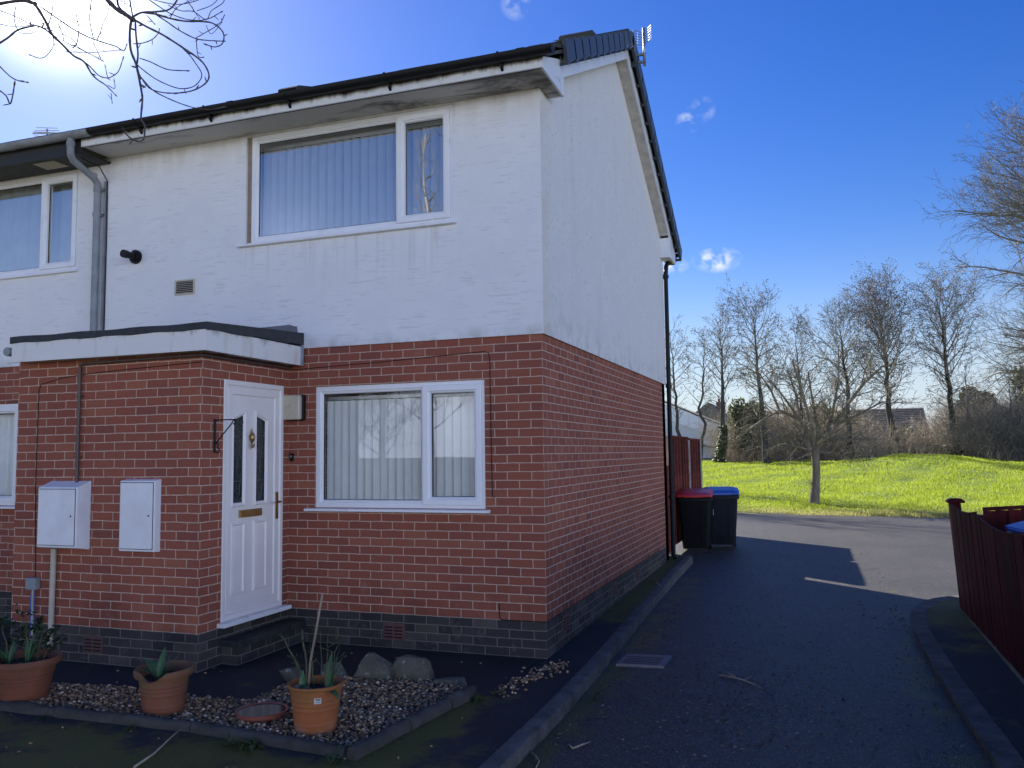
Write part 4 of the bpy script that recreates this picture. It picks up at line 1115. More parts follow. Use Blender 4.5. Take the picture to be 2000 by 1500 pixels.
# wrought hanging-basket bracket on the porch side wall
t = thing('hanging_basket_bracket', (XP, -1.08, 1.79), 'black wrought iron hanging basket bracket with scrolls beside the white door', 'bracket')
bx = XP + .012
b = MB(); b.box(XP + .001, XP + .008, -1.093, -1.068, 1.775, 2.06); b.build('back_plate', M['iron'], t)
b = MB(); b.tube([(bx, -1.08, 2.05), (bx + .25, -1.08, 2.05)] + [(bx + .25 + .025 * math.sin(a), -1.08, 2.025 + .025 * math.cos(a)) for a in [R(30) * k for k in range(1, 9)]], .0055, 7)
b.tube([(bx, -1.08, 1.85), (bx + .17, -1.08, 2.025)] + [(bx + .19 + .022 * math.sin(a) * (1 - k / 16), -1.08, 2.022 + .022 * math.cos(a) * (1 - k / 16)) for k, a in [(k, R(-60) + R(34) * k) for k in range(10)]], .0055, 7)
b.tube([(bx + .002, -1.08, 1.785)] + [(bx + .022 + .02 * math.sin(a), -1.08, 1.795 + .02 * math.cos(a)) for a in [R(-120) - R(30) * k for k in range(9)]], .0055, 7)
b.tube([(bx + .002, -1.08, 1.86)] + [(bx + .018 + .014 * math.sin(a), -1.08, 1.842 + .014 * math.cos(a)) for a in [R(-60) + R(30) * k for k in range(9)]], .0045, 7)
b.build('arm', M['iron'], t, smooth=True)
# doorstep
t = thing('doorstep', (-2.46, -.5, 0), 'worn dark slab doorstep on mossy bricks under the front door', 'doorstep')
b = MB(); b.box(XP + .001, -2.36, -.985, -.002, .152, .205); b.build('slab', M['slab'], t, bevel=.006)
b = MB(); b.box(XP + .001, -2.41, -.95, -.004, -.05, .151); b.build('base', M['brick'], t)

# aerials
t = thing('tv_aerial', (.33, 3.25, 6.6), 'grid panel television aerial on a short mast at the gable peak', 'aerial')
b = MB(); b.tube([(.34, 3.40, 6.62), (.34, 3.40, 7.12)], .017, 10); ms = b.build('mast', M['metal'], t, smooth=True)
b = MB()
for z in (6.66, 6.76): b.box(.18, .36, 3.385, 3.415, z, z + .03)
b.build('bracket', M['metal'], t)
for sgn in (-1, 1):
    b = MB(); x0_, y0_ = .34, 3.40
    def g(u, w): return (x0_ + sgn * (.02 + u * .10) , y0_ + (.02 if sgn < 0 else -.02) + u * (-.12 if sgn > 0 else -.10), 6.90 + w * .17)
    for w in (0, .2, .4, .6, .8, 1): b.tube([g(0, w), g(1, w)], .005, 5)
    for u in (0, .5, 1): b.tube([g(u, 0), g(u, 1)], .005, 5)
    b.build('reflector', M['metal'], t)
t = thing('tv_aerial', (-9.4, 3.15, 6.9), 'thin yagi television aerial behind the roof at the far left', 'aerial')
b = MB(); b.tube([(-9.4, 3.15, 6.8), (-9.43, 3.15, 7.12)], .013, 8); b.build('mast', M['metal'], t)
b = MB(); b.tube([(-9.62, 3.05, 7.06), (-9.22, 3.25, 7.06)], .007, 6); b.build('boom', M['metal'], t)
b = MB()
for q in range(6):
    z = 6.90 + q * .045
    b.tube([(-9.62 + .03 * abs(q-3), 3.05, z), (-9.20 - .03 * abs(q-3), 3.2, z)], .006 if q != 3 else .012, 6)
b.build('element', M['metal'], t)
# ------------------------------------------------------------------ gravel bed
BED = [(-4.4, -2.44), (-3.3, -2.44), (-1.85, -2.42), (-.42, -2.53), (-.30, -1.9), (-.22, -1.22), (-.36, -1.06), (-.62, -1.0), (-1.2, -1.08), (-1.62, -1.30), (-1.60, -1.84), (-2.0, -1.90), (-2.55, -1.82), (-3.1, -1.90), (-3.8, -2.02), (-4.4, -2.1)]
def inside(x, y, poly):
    c = False
    for (x0, y0), (x1, y1) in zip(poly, poly[1:] + poly[:1]):
        if (y0 > y) != (y1 > y) and x < (x1-x0) * (y-y0) / (y1-y0) + x0: c = not c
    return c
b = MB(); b.face([(x, y, .014) for x, y in BED]); b.build('gravel_bed', M['gravelbase'], kind='structure')
def tinted(name, verts, faces, cols, mat, label=None, cat=None, smooth=False):
    me = bpy.data.meshes.new(name)
    V = np.asarray(verts, dtype=np.float32); Fc = np.asarray(faces, dtype=np.int32)
    k = Fc.shape[1]
    me.vertices.add(len(V)); me.vertices.foreach_set('co', V.ravel())
    me.loops.add(Fc.size); me.loops.foreach_set('vertex_index', Fc.ravel())
    me.polygons.add(len(Fc)); me.polygons.foreach_set('loop_start', np.arange(0, Fc.size, k, dtype=np.int32)); 
    me.update(calc_edges=True)
    if cols is not None:
        a = me.color_attributes.new('tint', 'FLOAT_COLOR', 'POINT')
        C4 = np.ones((len(V), 4), dtype=np.float32); C4[:, :3] = cols
        a.data.foreach_set('color', C4.ravel())
    if smooth: me.polygons.foreach_set('use_smooth', np.ones(len(Fc), dtype=bool))
    me.materials.append(mat)
    o = bpy.data.objects.new(name, me); COL.objects.link(o)
    return tag(o, label, cat, kind='stuff')
bm = bmesh.new(); bmesh.ops.create_icosphere(bm, subdivisions=1, radius=1)
ICV = np.array([v.co[:] for v in bm.verts]); ICF = np.array([[v.index for v in f.verts] for f in bm.faces]); bm.free()
ng = np.random.default_rng(5)
def stones(pts, size, cols):
    n = len(pts); s = size * ng.uniform(.6, 1.35, n)
    sc = np.stack([s, s * ng.uniform(.6, .95, n), s * ng.uniform(.4, .75, n)], 1)
    a = ng.uniform(0, 2*PI, n); ca, sa = np.cos(a), np.sin(a)
    tl = ng.uniform(-.6, .6, n); ct, st = np.cos(tl), np.sin(tl)
    V = ICV[None] * sc[:, None, :] * ng.uniform(.85, 1.15, (n, 12 if len(ICV) == 12 else len(ICV), 1))
    x, y, z = V[..., 0], V[..., 1], V[..., 2]
    y, z = y * ct[:, None] - z * st[:, None], y * st[:, None] + z * ct[:, None]
    V = np.stack([x * ca[:, None] - y * sa[:, None], x * sa[:, None] + y * ca[:, None], z], -1) + np.array(pts)[:, None, :]
    Fc = ICF[None] + (np.arange(n) * len(ICV))[:, None, None]
    return V.reshape(-1, 3), Fc.reshape(-1, 3), np.repeat(cols, len(ICV), 0)
PAL = np.array([(.24,.18,.12),(.15,.11,.08),(.34,.26,.17),(.11,.09,.08),(.48,.40,.30),(.20,.13,.08),(.30,.20,.12),(.14,.13,.13),(.66,.61,.53),(.08,.065,.055)])
pts = []
while len(pts) < 9500:
    x, y = rng.uniform(-4.4, -.2), rng.uniform(-2.56, -1.0)
    if inside(x, y, BED): pts.append((x, y, .018 + rng.random() * .022))
for _ in range(210):                      # stray stones kicked out on to the tarmac
    x, y = rng.gauss(-.02 + .0, .0) , 0
    t = rng.random(); x, y = .16 - .2 * t + rng.gauss(0, .05), -.12 - .95 * t + rng.gauss(0, .07)
    pts.append((x, y, .006))
for _ in range(90):
    x, y = rng.uniform(-4, .2), rng.uniform(-3.3, -.25)
    pts.append((x, y, .006))
pts = [p for p in pts if not (p[0] > .37)]
cols = PAL[ng.choice(len(PAL), len(pts), p=[.16,.15,.13,.13,.08,.11,.09,.07,.045,.035])] * ng.uniform(.8, 1.3, (len(pts), 1)) * np.array([1.5, 1.25, .95])
V, Fc, Cc = stones(pts, .0125, cols)
tinted('gravel', V, Fc, Cc, M['pebble'], 'brown and cream gravel filling the edged bed in front of the house', 'gravel')

def edging(name, p0, p1, label, grp, h=.058, w=.075):
    p0, p1 = Vector(p0), Vector(p1); d = (p1 - p0).normalized(); nr = Vector((-d.y, d.x)); r = random.Random(int(p0.x * 991))
    b = MB(); loops = []
    n = 14; L = (p1 - p0).length
    for q in range(n + 1):
        t = q / n; p = p0 + d * L * t; z = h + r.uniform(-.007, .007); j = r.uniform(-.006, .006)
        e = 1 - .25 * (abs(t - .5) * 2) ** 12
        prof = [(-w*.55, -.05), (-w*.55*e, z*.35), (-w*.47*e, z*.68), (-w*.28*e, z*.92), (0, z), (w*.28*e, z*.92), (w*.47*e, z*.68), (w*.55*e, z*.35), (w*.55, -.05)]
        loops.append([(*(p + nr * (a + j)), zz) for a, zz in prof])
    b.loft(loops); b.face(loops[0]); b.face(loops[-1])
    return b.build(name, M['edging'], smooth=True, auto=50, label=label, cat='edging stone', group=grp)
G = 'concrete edging stones round the gravel bed'
edging('edging_stone', (-4.35, -2.475), (-2.72, -2.465), 'concrete edging stone in front of the large left flowerpot', G)
edging('edging_stone', (-2.71, -2.465), (-1.60, -2.445), 'concrete edging stone in front of the chipped mossy flowerpot', G)
edging('edging_stone', (-1.59, -2.445), (-.41, -2.56), 'concrete edging stone in front of the orange flowerpot and saucer', G)
edging('edging_stone', (-.365, -2.60), (-.30, -2.02), 'weathered edging stone at the front corner of the gravel bed', G, .068)
edging('edging_stone', (-.298, -2.01), (-.235, -1.52), 'dark stained middle edging stone on the right of the gravel bed', G, .072)
edging('edging_stone', (-.233, -1.51), (-.185, -1.19), 'pale edging stone at the far end beside the flat rock', G, .082, .085)

ROCKS = {4: [(-1, -.6, -1), (1, -.6, -1), (1, .8, -1), (-1, .8, -1), (-.95, -.7, -.45), (1, -.7, -.1), (-.35, -.3, .95), (-.1, .2, 1.05), (.25, -.3, .75), (.85, -.2, .25), (-.75, .5, .2), (.9, .7, .1), (-.5, -.65, .35)],
         9: [(-1, -.6, -1), (1, -.6, -1), (1, .8, -1), (-1, .8, -1), (-.98, -.6, .2), (1, -.7, -.25), (-.7, -.3, .95), (.55, -.2, .9), (.8, .2, .7), (-.6, .5, .9), (.95, -.4, .15), (-.2, -.85, .3), (.3, .7, .8)],
         14: [(-1, -.7, -1), (1, -.8, -1), (1, .8, -1), (-1, .8, -1), (-.6, -.3, .5), (.8, -.5, .85), (.9, .5, 1), (-.8, .6, .35), (1, -.8, .1)],
         21: [(-1, -.6, -1), (1, -.6, -1), (1, .8, -1), (-1, .8, -1), (-.5, -.2, .9), (.1, .3, .95), (.95, -.5, -.2), (-.9, .2, .4), (-.6, -.8, .1)]}
def rock(c, r, seed, label):
    rr_ = random.Random(seed); pts = ROCKS.get(seed)
    if not pts:
        pts = [(rr_.uniform(-1, 1), rr_.uniform(-1, 1), rr_.uniform(-1, 1)) for _ in range(16)]
    b = MB(); b.hull(c, pts, r, rr_)
    return b.build('rock', M['stone'], smooth=True, auto=30, label=label, cat='rock', group='rocks along the back of the gravel bed')
rock((-1.075, -1.03, .075), (.175, .12, .135), 4, 'pointed lichen spotted rock, taller of the two large rocks')
rock((-.775, -.96, .07), (.165, .12, .125), 9, 'blocky rock with pale lichen on top right of the pointed rock')
rock((-.47, -1.03, .015), (.155, .10, .065), 14, 'low flat rock beside the end of the edging stones')
rock((-1.40, -1.06, .035), (.155, .10, .10), 21, 'brown slanting rock partly behind the orange flowerpot')
rock((-1.66, -1.22, .03), (.13, .10, .085), 25, 'dark rock hidden behind the rose stems at the left end of the row')

# ------------------------------------------------------------------ flowerpots and what grows in them
def pot(c, rb, rt, h, mat, label, lip=.03, liph=.055, chip=None):
    t = thing('flowerpot', (c[0], c[1], c[2]), label, 'flowerpot')
    n = 40
    b = MB()
    prof = [(rb*.96, 0), (rb, .006)]
    for q in range(1, 9):
        f = q / 9; z = (h - liph) * f; prof.append((rb + (rt - lip - rb) * f, z))
        if q in (2, 5, 6, 7):
            prof.append((rb + (rt-lip-rb) * f + .0022, z + .003)); prof.append((rb + (rt-lip-rb) * f, z + .007))
    prof += [(rt - lip, h - liph), (rt - .004, h - liph + .004), (rt, h - liph + .012), (rt + .002, h - .012), (rt - .003, h - .002), (rt - .012, h), (rt - .020, h - .006), (rt - lip - .012, h - .06), (rt - lip - .03, h * .45)]
    rings = []
    for k, (r, z) in enumerate(prof):
        ring = []
        for q in range(n):
            a = 2*PI*q/n; zz = z
            if chip and z > h - liph - .01:
                dlt = abs((a - chip[0] + PI) % (2*PI) - PI)
                cut = chip[2] * max(0, 1 - (dlt / chip[1]) ** 2) + .006 * math.sin(a * 7) * (1 if dlt < 1.2 else 0)
                zz = min(z, h - cut)
            ring.append((c[0] + r * math.cos(a), c[1] + r * math.sin(a), c[2] + zz))
        rings.append(ring)
    b.loft(rings); b.face(rings[0])
    body = b.build('pot_body', M[mat], t, smooth=True, auto=45)
    s = MB(); rs = rt - lip - .02
    zs = h - (.05 if not chip else .065)
    s.face([(c[0] + rs * math.cos(2*PI*q/24), c[1] + rs * math.sin(2*PI*q/24), c[2] + zs + .006 * math.sin(q * 2.3)) for q in range(24)])
    s.build('soil', M['soil'], t)
    return t, c[2] + zs
def leafblade(b, p, az, L, w, bend, tilt=.3, fold=.25):
    """a tulip-like strap leaf: two strips folded about a midrib"""
    n = 7; pts = []
    d = Vector((math.cos(az), math.sin(az), 0)); s = Vector((-d.y, d.x, 0))
    q = Vector(p); an = PI/2 - tilt
    for k in range(n + 1):
        t = k / n; ww = w * (math.sin(PI * min(1, t * .93 + .10)) ** .7) * (1 if t < .999 else .02)
        nrm = d * -math.sin(an) + Vector((0, 0, 1)) * math.cos(an)
        pts.append((q - s * ww + nrm * ww * fold, q.copy(), q + s * ww + nrm * ww * fold))
        an -= bend / n
        q = q + (d * math.cos(an) + Vector((0, 0, 1)) * math.sin(an)) * (L / n)
    for a, c in zip(pts, pts[1:]):
        b.face([a[0], a[1], c[1], c[0]]); b.face([a[1], a[2], c[2], c[1]])
def tulips(name, c, z, spec, label):
    b = MB()
    for dxx, dyy, az, L, w, bend, tilt in spec: leafblade(b, (c[0] + dxx, c[1] + dyy, z - .02), R(az), L * 1.05, w * 1.1, bend, tilt)
    return b.build(name, M['leaf'], smooth=True, recalc=False, label=label, cat='plant')
def rose(name, c, z, stems, label, leafy, seed, leafmat='darkleaf', leafsize=.02):
    t = thing(name, (c[0], c[1], z), label, 'plant'); r = random.Random(seed)
    b = MB(); lf = MB()
    def leaf(p):
        a = r.uniform(0, 2*PI); e = r.uniform(-.5, .8); s = leafsize * r.uniform(.6, 1.3)
        u = Vector((math.cos(a), math.sin(a), e)).normalized() * s; w = u.cross(Vector((r.uniform(-1,1), r.uniform(-1,1), 1))).normalized() * s * .42
        p = Vector(p); lf.face([p, p + u * .5 + w, p + u, p + u * .5 - w])
    for (x0, y0, x1, y1, h, rad) in stems:
        P0 = Vector((c[0] + x0, c[1] + y0, z - .01)); P1 = Vector((c[0] + x1, c[1] + y1, z + h)); pts = []
        for k in range(6):
            tt = k / 5; p = P0.lerp(P1, tt) + Vector((r.gauss(0, .006), r.gauss(0, .006), 0)); pts.append(p)
        b.tube(pts, [rad * (1 - .45 * k / 5) for k in range(6)], 6)
        for _ in range(3):
            k = r.randint(2, 5); q = pts[k]; dd = Vector((r.gauss(0, .05), r.gauss(0, .05), r.uniform(.02, .07)))
            b.tube([q, q + dd * .6, q + dd], [rad * .5, rad * .4, rad * .2], 5)
            for _ in range(leafy): leaf(q + dd * r.uniform(.3, 1) + Vector((r.gauss(0, .018), r.gauss(0, .018), r.gauss(0, .018))))
    b.build('stem', M['stem'], t, smooth=True, kind=None)
    if lf.f: lf.build('foliage', M[leafmat], t, recalc=False)
    return t
c1, c2, c3 = (-3.21, -2.31, .02), (-2.02, -2.24, .02), (-.805, -2.27, .02)
_, z1 = pot(c1, .150, .240, .305, 'pot1', 'large brown terracotta flowerpot at the left with leafy plants')
_, z2 = pot(c2, .132, .192, .30, 'pot2', 'terracotta flowerpot with broken mossy rim and few tulip leaves', chip=(R(-74), .50, .062))
t3, z3 = pot(c3, .125, .176, .30, 'pot3', 'bright orange flowerpot with white price sticker on its front', lip=.016, liph=.028)
a = R(-61)
b = MB()
def onpot(u, z, o=.0):
    r = .125 + (.160 - .125) * ((z - .02) / .272) + .0045 + o; an = a + u / r
    return (c3[0] + r * math.cos(an), c3[1] + r * math.sin(an), z)
b.face([onpot(-.001, .225), onpot(.042, .225), onpot(.042, .260), onpot(-.001, .260)]); st = b.build('price_sticker', M['sticker'], t3, recalc=False)
b = MB()
for q in range(9): b.face([onpot(.008 + q * .0034, .244, .001), onpot(.008 + q * .0034 + (.0022 if q % 3 else .0014), .244, .001), onpot(.008 + q * .0034 + (.0022 if q % 3 else .0014), .256, .001), onpot(.008 + q * .0034, .256, .001)])
b.face([onpot(.006, .232, .001), onpot(.036, .232, .001), onpot(.036, .2355, .001), onpot(.006, .2355, .001)])
b.build('barcode', M['ink'], st, recalc=False)
rose('rose_bush', c1, z1, [(-.10,-.02,-.20,-.03,.24,.006), (-.03,.05,-.10,.06,.32,.007), (.02,0,-.02,.02,.30,.006), (.06,.04,.10,.06,.30,.006), (.10,0,.19,.0,.27,.005), (.0,.08,.03,.12,.24,.005), (-.12,.05,-.25,.08,.18,.005), (.12,.03,.24,.05,.22,.005)], 'leafy dark green rose bush in the large left flowerpot', 16, 3, leafsize=.034)
tulips('tulip_plant', c1, z1, [(-.08,-.05,200,.20,.018,1.0,.2), (-.08,-.05,120,.20,.015,.5,.1), (-.08,-.05,60,.18,.014,.4,.1), (-.08,-.05,160,.17,.015,.9,.2), (-.08,-.05,190,.27,.018,1.2,.5)], 'left clump of narrow tulip leaves under the rose bush')
tulips('tulip_plant', c1, z1, [(.09,-.05,-60,.19,.030,2.6,.1), (.09,-.05,90,.25,.018,.3,.08), (.09,-.05,20,.24,.016,.5,.15), (.09,-.05,60,.22,.014,.3,.1), (.09,-.05,150,.22,.016,.3,.1), (.09,-.05,80,.24,.014,.2,.05)], 'right clump of tulip leaves with one blade drooping over the brown rim')
tulips('tulip_plant', c2, z2, [(0,-.05,170,.22,.034,1.1,.3), (0,-.05,100,.22,.022,.4,.1), (0,-.05,20,.16,.022,1.6,.5), (0,-.05,75,.18,.016,.5,.25), (0,-.05,40,.20,.020,.4,.45), (0,-.05,10,.18,.018,.6,.55), (0,-.05,200,.18,.028,1.3,.4), (0,-.05,-20,.15,.020,1.5,.45), (0,-.05,140,.17,.018,.9,.4)], 'blue green tulip leaves in the broken mossy flowerpot')
tulips('tulip_plant', c3, z3, [(.11,-.04,75,.26,.024,.15,.05), (.12,-.03,35,.30,.022,.2,.10), (.13,-.05,15,.28,.018,.25,.2), (.06,-.10,185,.22,.026,2.0,.35), (.10,-.06,-20,.16,.026,2.2,.3), (-.05,-.08,110,.15,.018,.2,.05), (-.12,.03,170,.13,.018,2.0,.3), (.10,-.02,100,.24,.018,.2,.08)], 'tall green tulip leaves at the right side of the orange flowerpot')
rose('rose_bush', c3, z3, [(-.08,.03,-.23,-.0,.30,.009), (-.06,.0,-.11,.03,.36,.010), (-.03,.03,-.07,.05,.26,.008), (.03,.06,.02,.1,.24,.005), (.04,.05,.12,.07,.28,.005), (-.09,.03,-.18,.05,.16,.006), (.02,.04,-.02,.08,.34,.004)], 'pruned bare rose stems with small buds in the orange flowerpot', 4, 8, 'weed', .014)
b = MB(); b.tube([(-.868, -2.27, z3 - .05), (-.85, -2.26, .45), (-.82, -2.24, .66), (-.79, -2.225, .86)], [.0085, .008, .0075, .007], 8); b.build('garden_cane', M['cane'], smooth=True, label='thin bamboo cane stuck upright in the orange flowerpot', cat='cane')
b = MB(); b.blob((-.895, -2.33, z3 + .012), .035, .025, .025, random.Random(2), 2, .1); b.build('pebble', M['sticker'], smooth=True, label='white pebble on the soil at the foot of the bamboo cane', cat='pebble')
t = thing('plant_saucer', (-1.29, -2.155, .02), 'low round terracotta plastic saucer of water beside the orange flowerpot', 'saucer')
b = MB(); b.lathe((-1.29, -2.155, .02), [(.13, 0), (.150, .025), (.160, .028), (.164, .055), (.169, .058), (.165, .060), (.157, .056), (.143, .03)], 40); b.build('dish', M['plastic_pot'], t, smooth=True, auto=40)
b = MB(); b.face([(-1.29 + .157 * math.cos(2*PI*q/40), -2.155 + .157 * math.sin(2*PI*q/40), .071) for q in range(40)]); b.build('water', M['water'], t)

# small weeds
def weed(x, y, z, label, s=1.0, n=12, seed=1):
    r = random.Random(seed); b = MB()
    for _ in range(n): leafblade(b, (x + r.gauss(0, .02*s), y + r.gauss(0, .02*s), z), r.uniform(0, 2*PI), r.uniform(.05, .13) * s, r.uniform(.006, .012) * s, r.uniform(.8, 1.8), r.uniform(.3, .9))
    return b.build('weed', M['weed'], smooth=True, recalc=False, label=label, cat='weed', group='weeds along the edging')
weed(-.42, -2.66, 0, 'small green weed at the front corner of the gravel bed', .9, 9, 1)
weed(-1.05, -2.60, 0, 'low green weed against the edging in front of the orange flowerpot', 1.2, 22, 2)
weed(-1.2, -2.62, 0, 'straggly weed against the edging below the water saucer', .9, 10, 3)
weed(-.11, -1.30, 0, 'leafy green weed beside the pale end edging stone', 1.0, 12, 4)
weed(-.03, -1.12, 0, 'tiny weed on the tarmac behind the end edging stone', .8, 8, 5)
weed(-2.0, -2.56, 0, 'wispy weed in front of the chipped mossy flowerpot', .8, 8, 6)
weed(-2.75, -2.56, 0, 'small weed in front of the large left flowerpot', .8, 8, 9)
weed(.60, -.75, zr(-.7) + .005, 'tiny weed in the gutter beside the left kerb', .7, 9, 7)
# fallen twigs
def twig(pts, r, label, kids=()):
    b = MB(); b.tube(pts, [r * (1 - .5 * i / (len(pts) - 1)) for i in range(len(pts))], 6)
    for k in kids: b.tube(k, r * .6, 5)
    b.build('twig', M['twig'], smooth=True, label=label, cat='twig', group='twigs fallen on the ground')
twig([(-1.45, -3.1, .012), (-1.50, -2.9, .012), (-1.58, -2.7, .014), (-1.64, -2.5, .03)], .008, 'long pale twig lying from the edging towards the bottom edge')
zz = zr(0) + .012
twig([(1.40, .17, zz), (1.52, .10, zz + .008), (1.60, .05, zz + .004), (1.70, -.05, zz)], .007, 'forked pale twig on the road beyond the others', [[(1.44, .24, zz + .01), (1.53, .12, zz + .01)], [(1.66, .17, zz + .01), (1.60, .05, zz + .006)], [(1.50, .21, zz + .012), (1.54, .10, zz)]])
zz = zr(-2) + .01
twig([(.70, -1.78, zz), (.74, -1.83, zz), (.78, -1.78, zz + .01), (.81, -1.69, zz)], .009, 'short curved twig on the road near the kerb')
twig([(.50, -1.96, zz), (.56, -2.02, zz), (.61, -2.1, zz), (.63, -2.24, zz)], .006, 'thin twig on the road touching the left kerb at the bottom')
twig([(.08, 4.15, zp(4.2) + .012), (.2, 4.0, zp(4) + .016), (.31, 3.72, zp(3.7) + .02)], .006, 'thin pale twig lying across the far end of the left kerb')
# leaf litter and grit on the road
pts, cols, n = [], [], 2600
vs, fs, cs = [], [], []
for i in range(n):
    y = rng.uniform(-3.3, 3.5) if rng.random() < .8 else rng.uniform(3, 9)
    x = rng.uniform(.62, 3.0)
    if rng.random() < .35: x, y = 1.0 + rng.gauss(.6, .45), rng.gauss(-.6, .8)
    elif rng.random() < .3: x = .56 + abs(rng.gauss(0, .10))
    elif rng.random() < .25: x = 3.0 - abs(rng.gauss(0, .14))
    if x < .54 or x > 3.0: continue
    z = zr(y) + .004; s = rng.uniform(.007, .019); a = rng.uniform(0, 2*PI)
    k = len(vs)
    u = np.array((math.cos(a), math.sin(a), 0)) * s; w = np.array((-math.sin(a), math.cos(a), 0)) * s * .5
    p = np.array((x, y, z))
    for q in (-u, w + (0,0,s*.45), u + (0,0,s*.15), -w + (0,0,.001)): vs.append(p + q)
    fs.append((k, k+1, k+2, k+3))
    cs += [np.array(rng.choice([(.24,.15,.09),(.15,.10,.07),(.29,.20,.13),(.12,.09,.07),(.34,.27,.20)])) * rng.uniform(.6, 1.1)] * 4
tinted('leaf_litter', vs, fs, np.array(cs), M['litter'], 'scattered dead leaf scraps over the shaded road', 'leaf litter')

# drain grate at the kerb
t = thing('drain_grate', (.73, .42, zr(.4)), 'slotted metal gully grate in the road beside the kerb', 'drain')
zd = zr(.4) + .022
sk = lambda p: (.535 + p[0] + .03 * p[1], .24 + p[1] + .10 * p[0], p[2])
b = MB(sk); b.box(0, .40, 0, .03, zd - .05, zd); b.box(0, .40, .35, .38, zd - .05, zd); b.box(0, .03, .03, .35, zd - .05, zd); b.box(.345, .40, .03, .35, zd - .05, zd)
b.build('frame', M['grateiron'], t)
b = MB(sk)
for q in range(5): b.box(.03, .345, .062 + q * .060, .088 + q * .060, zd - .0045, zd - .002)
b.build('grating', M['grateiron'], t)
b = MB(sk); b.box(.03, .345, .03, .35, zd - .0075, zd - .0065); b.build('pit_shade', M['dark'], t)  # near-black sheet under the bars, shade of the hole put into its colour

# ------------------------------------------------------------------ wheelie bins
def wheelie(c, rz, label, lidmat, bodymat, h=1.0, w=.58, d=.72, tilt=0, sheen=None):
    t = thing('wheelie_bin', c, label, 'wheelie bin', 'wheelie bins')
    ca, sa = math.cos(rz), math.sin(rz)
    xf = lambda p: (c[0] + p[0]*ca - p[1]*sa, c[1] + p[0]*sa + p[1]*ca, c[2] + p[2])
    b = MB(xf); w0, w1, d0, d1 = w*.38, w*.5, d*.30, d*.44
    def ringz(ww, dd, z, r=.06, yo=0):
        out = []
        for sx_, sy_, st in ((1,-1,-90),(1,1,0),(-1,1,90),(-1,-1,180)):
            for k in range(5):
                an = R(st + 90 * k / 4); out.append((sx_*(ww-r) + r*math.cos(an), yo + sy_*(dd-r) + r*math.sin(an), z))
        return out
    hb = h * .92
    b.loft([ringz(w0, d0, .05), ringz(w0+.004, d0+.004, .065), ringz(w0 + (w1-w0)*.55, d0 + (d1-d0)*.55, hb*.6), ringz(w1-.012, d1-.012, hb-.08), ringz(w1+.012, d1+.012, hb-.075), ringz(w1+.016, d1+.016, hb-.02), ringz(w1+.004, d1+.004, hb)])
    b.face(ringz(w0, d0, .05)); b.face(ringz(w1+.004, d1+.004, hb))
    b.build('body', M[bodymat], t, smooth=True, auto=40)
    b = MB(xf)
    for s in (-1, 1): b.prism([(-d0 - .0, .12), (-d0-.075, hb-.12), (-d0-.09, hb-.12), (-d0-.02, .12)], 'x', s*w0*.55-.012, s*w0*.55+.012)
    b.prism([(d0*.5, .0), (d0*.5, .06), (d0+.01, .06), (d0+.01, .0)], 'x', -w0, w0) if False else None
    b.build('rib', M[bodymat], t)
    b = MB(xf); nl = 6; rows = []
    for k in range(nl + 1):
        y = -d1 - .035 + (2*d1 + .06) * k / nl; z = hb + .012 + .035 * math.sin(PI * k / nl) ** .6
        rows.append(y)
    b.loft([ringz(w1+.02, d1+.022, hb+.001, .05), ringz(w1+.024, d1+.026, hb+.012, .05), ringz(w1+.022, d1+.024, hb+.03, .05), ringz(w1-.03, d1-.035, hb+.052, .05), ringz(w1-.08, d1-.09, hb+.066, .05)])
    b.face(ringz(w1+.02, d1+.022, hb+.001, .05)); b.face(ringz(w1-.08, d1-.09, hb+.066, .05))
    b.v = [(x, y, z + .07 * max(0, ((x-c[0])*-sa + (y-c[1])*ca + d1) / (2*d1)) if z - c[2] > hb + .006 else z) for x, y, z in b.v]
    lid = b.build('lid', M[lidmat], t, smooth=True, auto=35)
    b = MB(xf); b.box(-.17, .17, -d1-.045, -d1-.018, hb-.005, hb+.022); b.build('lid_grip', M[lidmat], lid, bevel=.006)
    b = MB(xf); b.tube([(-w1+.06, d1+.05, hb-.03), (w1-.06, d1+.05, hb-.03)], .017, 10); b.build('handle', M[bodymat], t, smooth=True)
    for s in (-1, 1):
        b = MB(xf); b.tube([(s*(w0-.03), d0+.0, .10), (s*(w0+.025), d0+.0, .10)], .10, 20); b.build('wheel', M['black'], t, smooth=True, auto=40)
    return t, xf
tb, xf = wheelie((.125, 8.38, zr(8.1)), R(4), 'black wheelie bin with a bright red lid beside the downpipe', 'red', 'binbody', 1.02, .58, .72)
b = MB(xf); b.box(.315, .318, -.17, -.11, .62, .72); b.build('number_sticker', M['sticker'], tb)
wheelie((.50, 9.05, zr(8.8)), R(8), 'dark grey wheelie bin with a blue lid behind the red lidded bin', 'blue', 'binbody2', 1.03, .60, .74)
tb, xf = wheelie((4.02, .93, 0.03), R(-80), 'grey recycling bin with a bright blue lid behind the fence on the right', 'blue', 'greybox', 1.11, .56, .66)

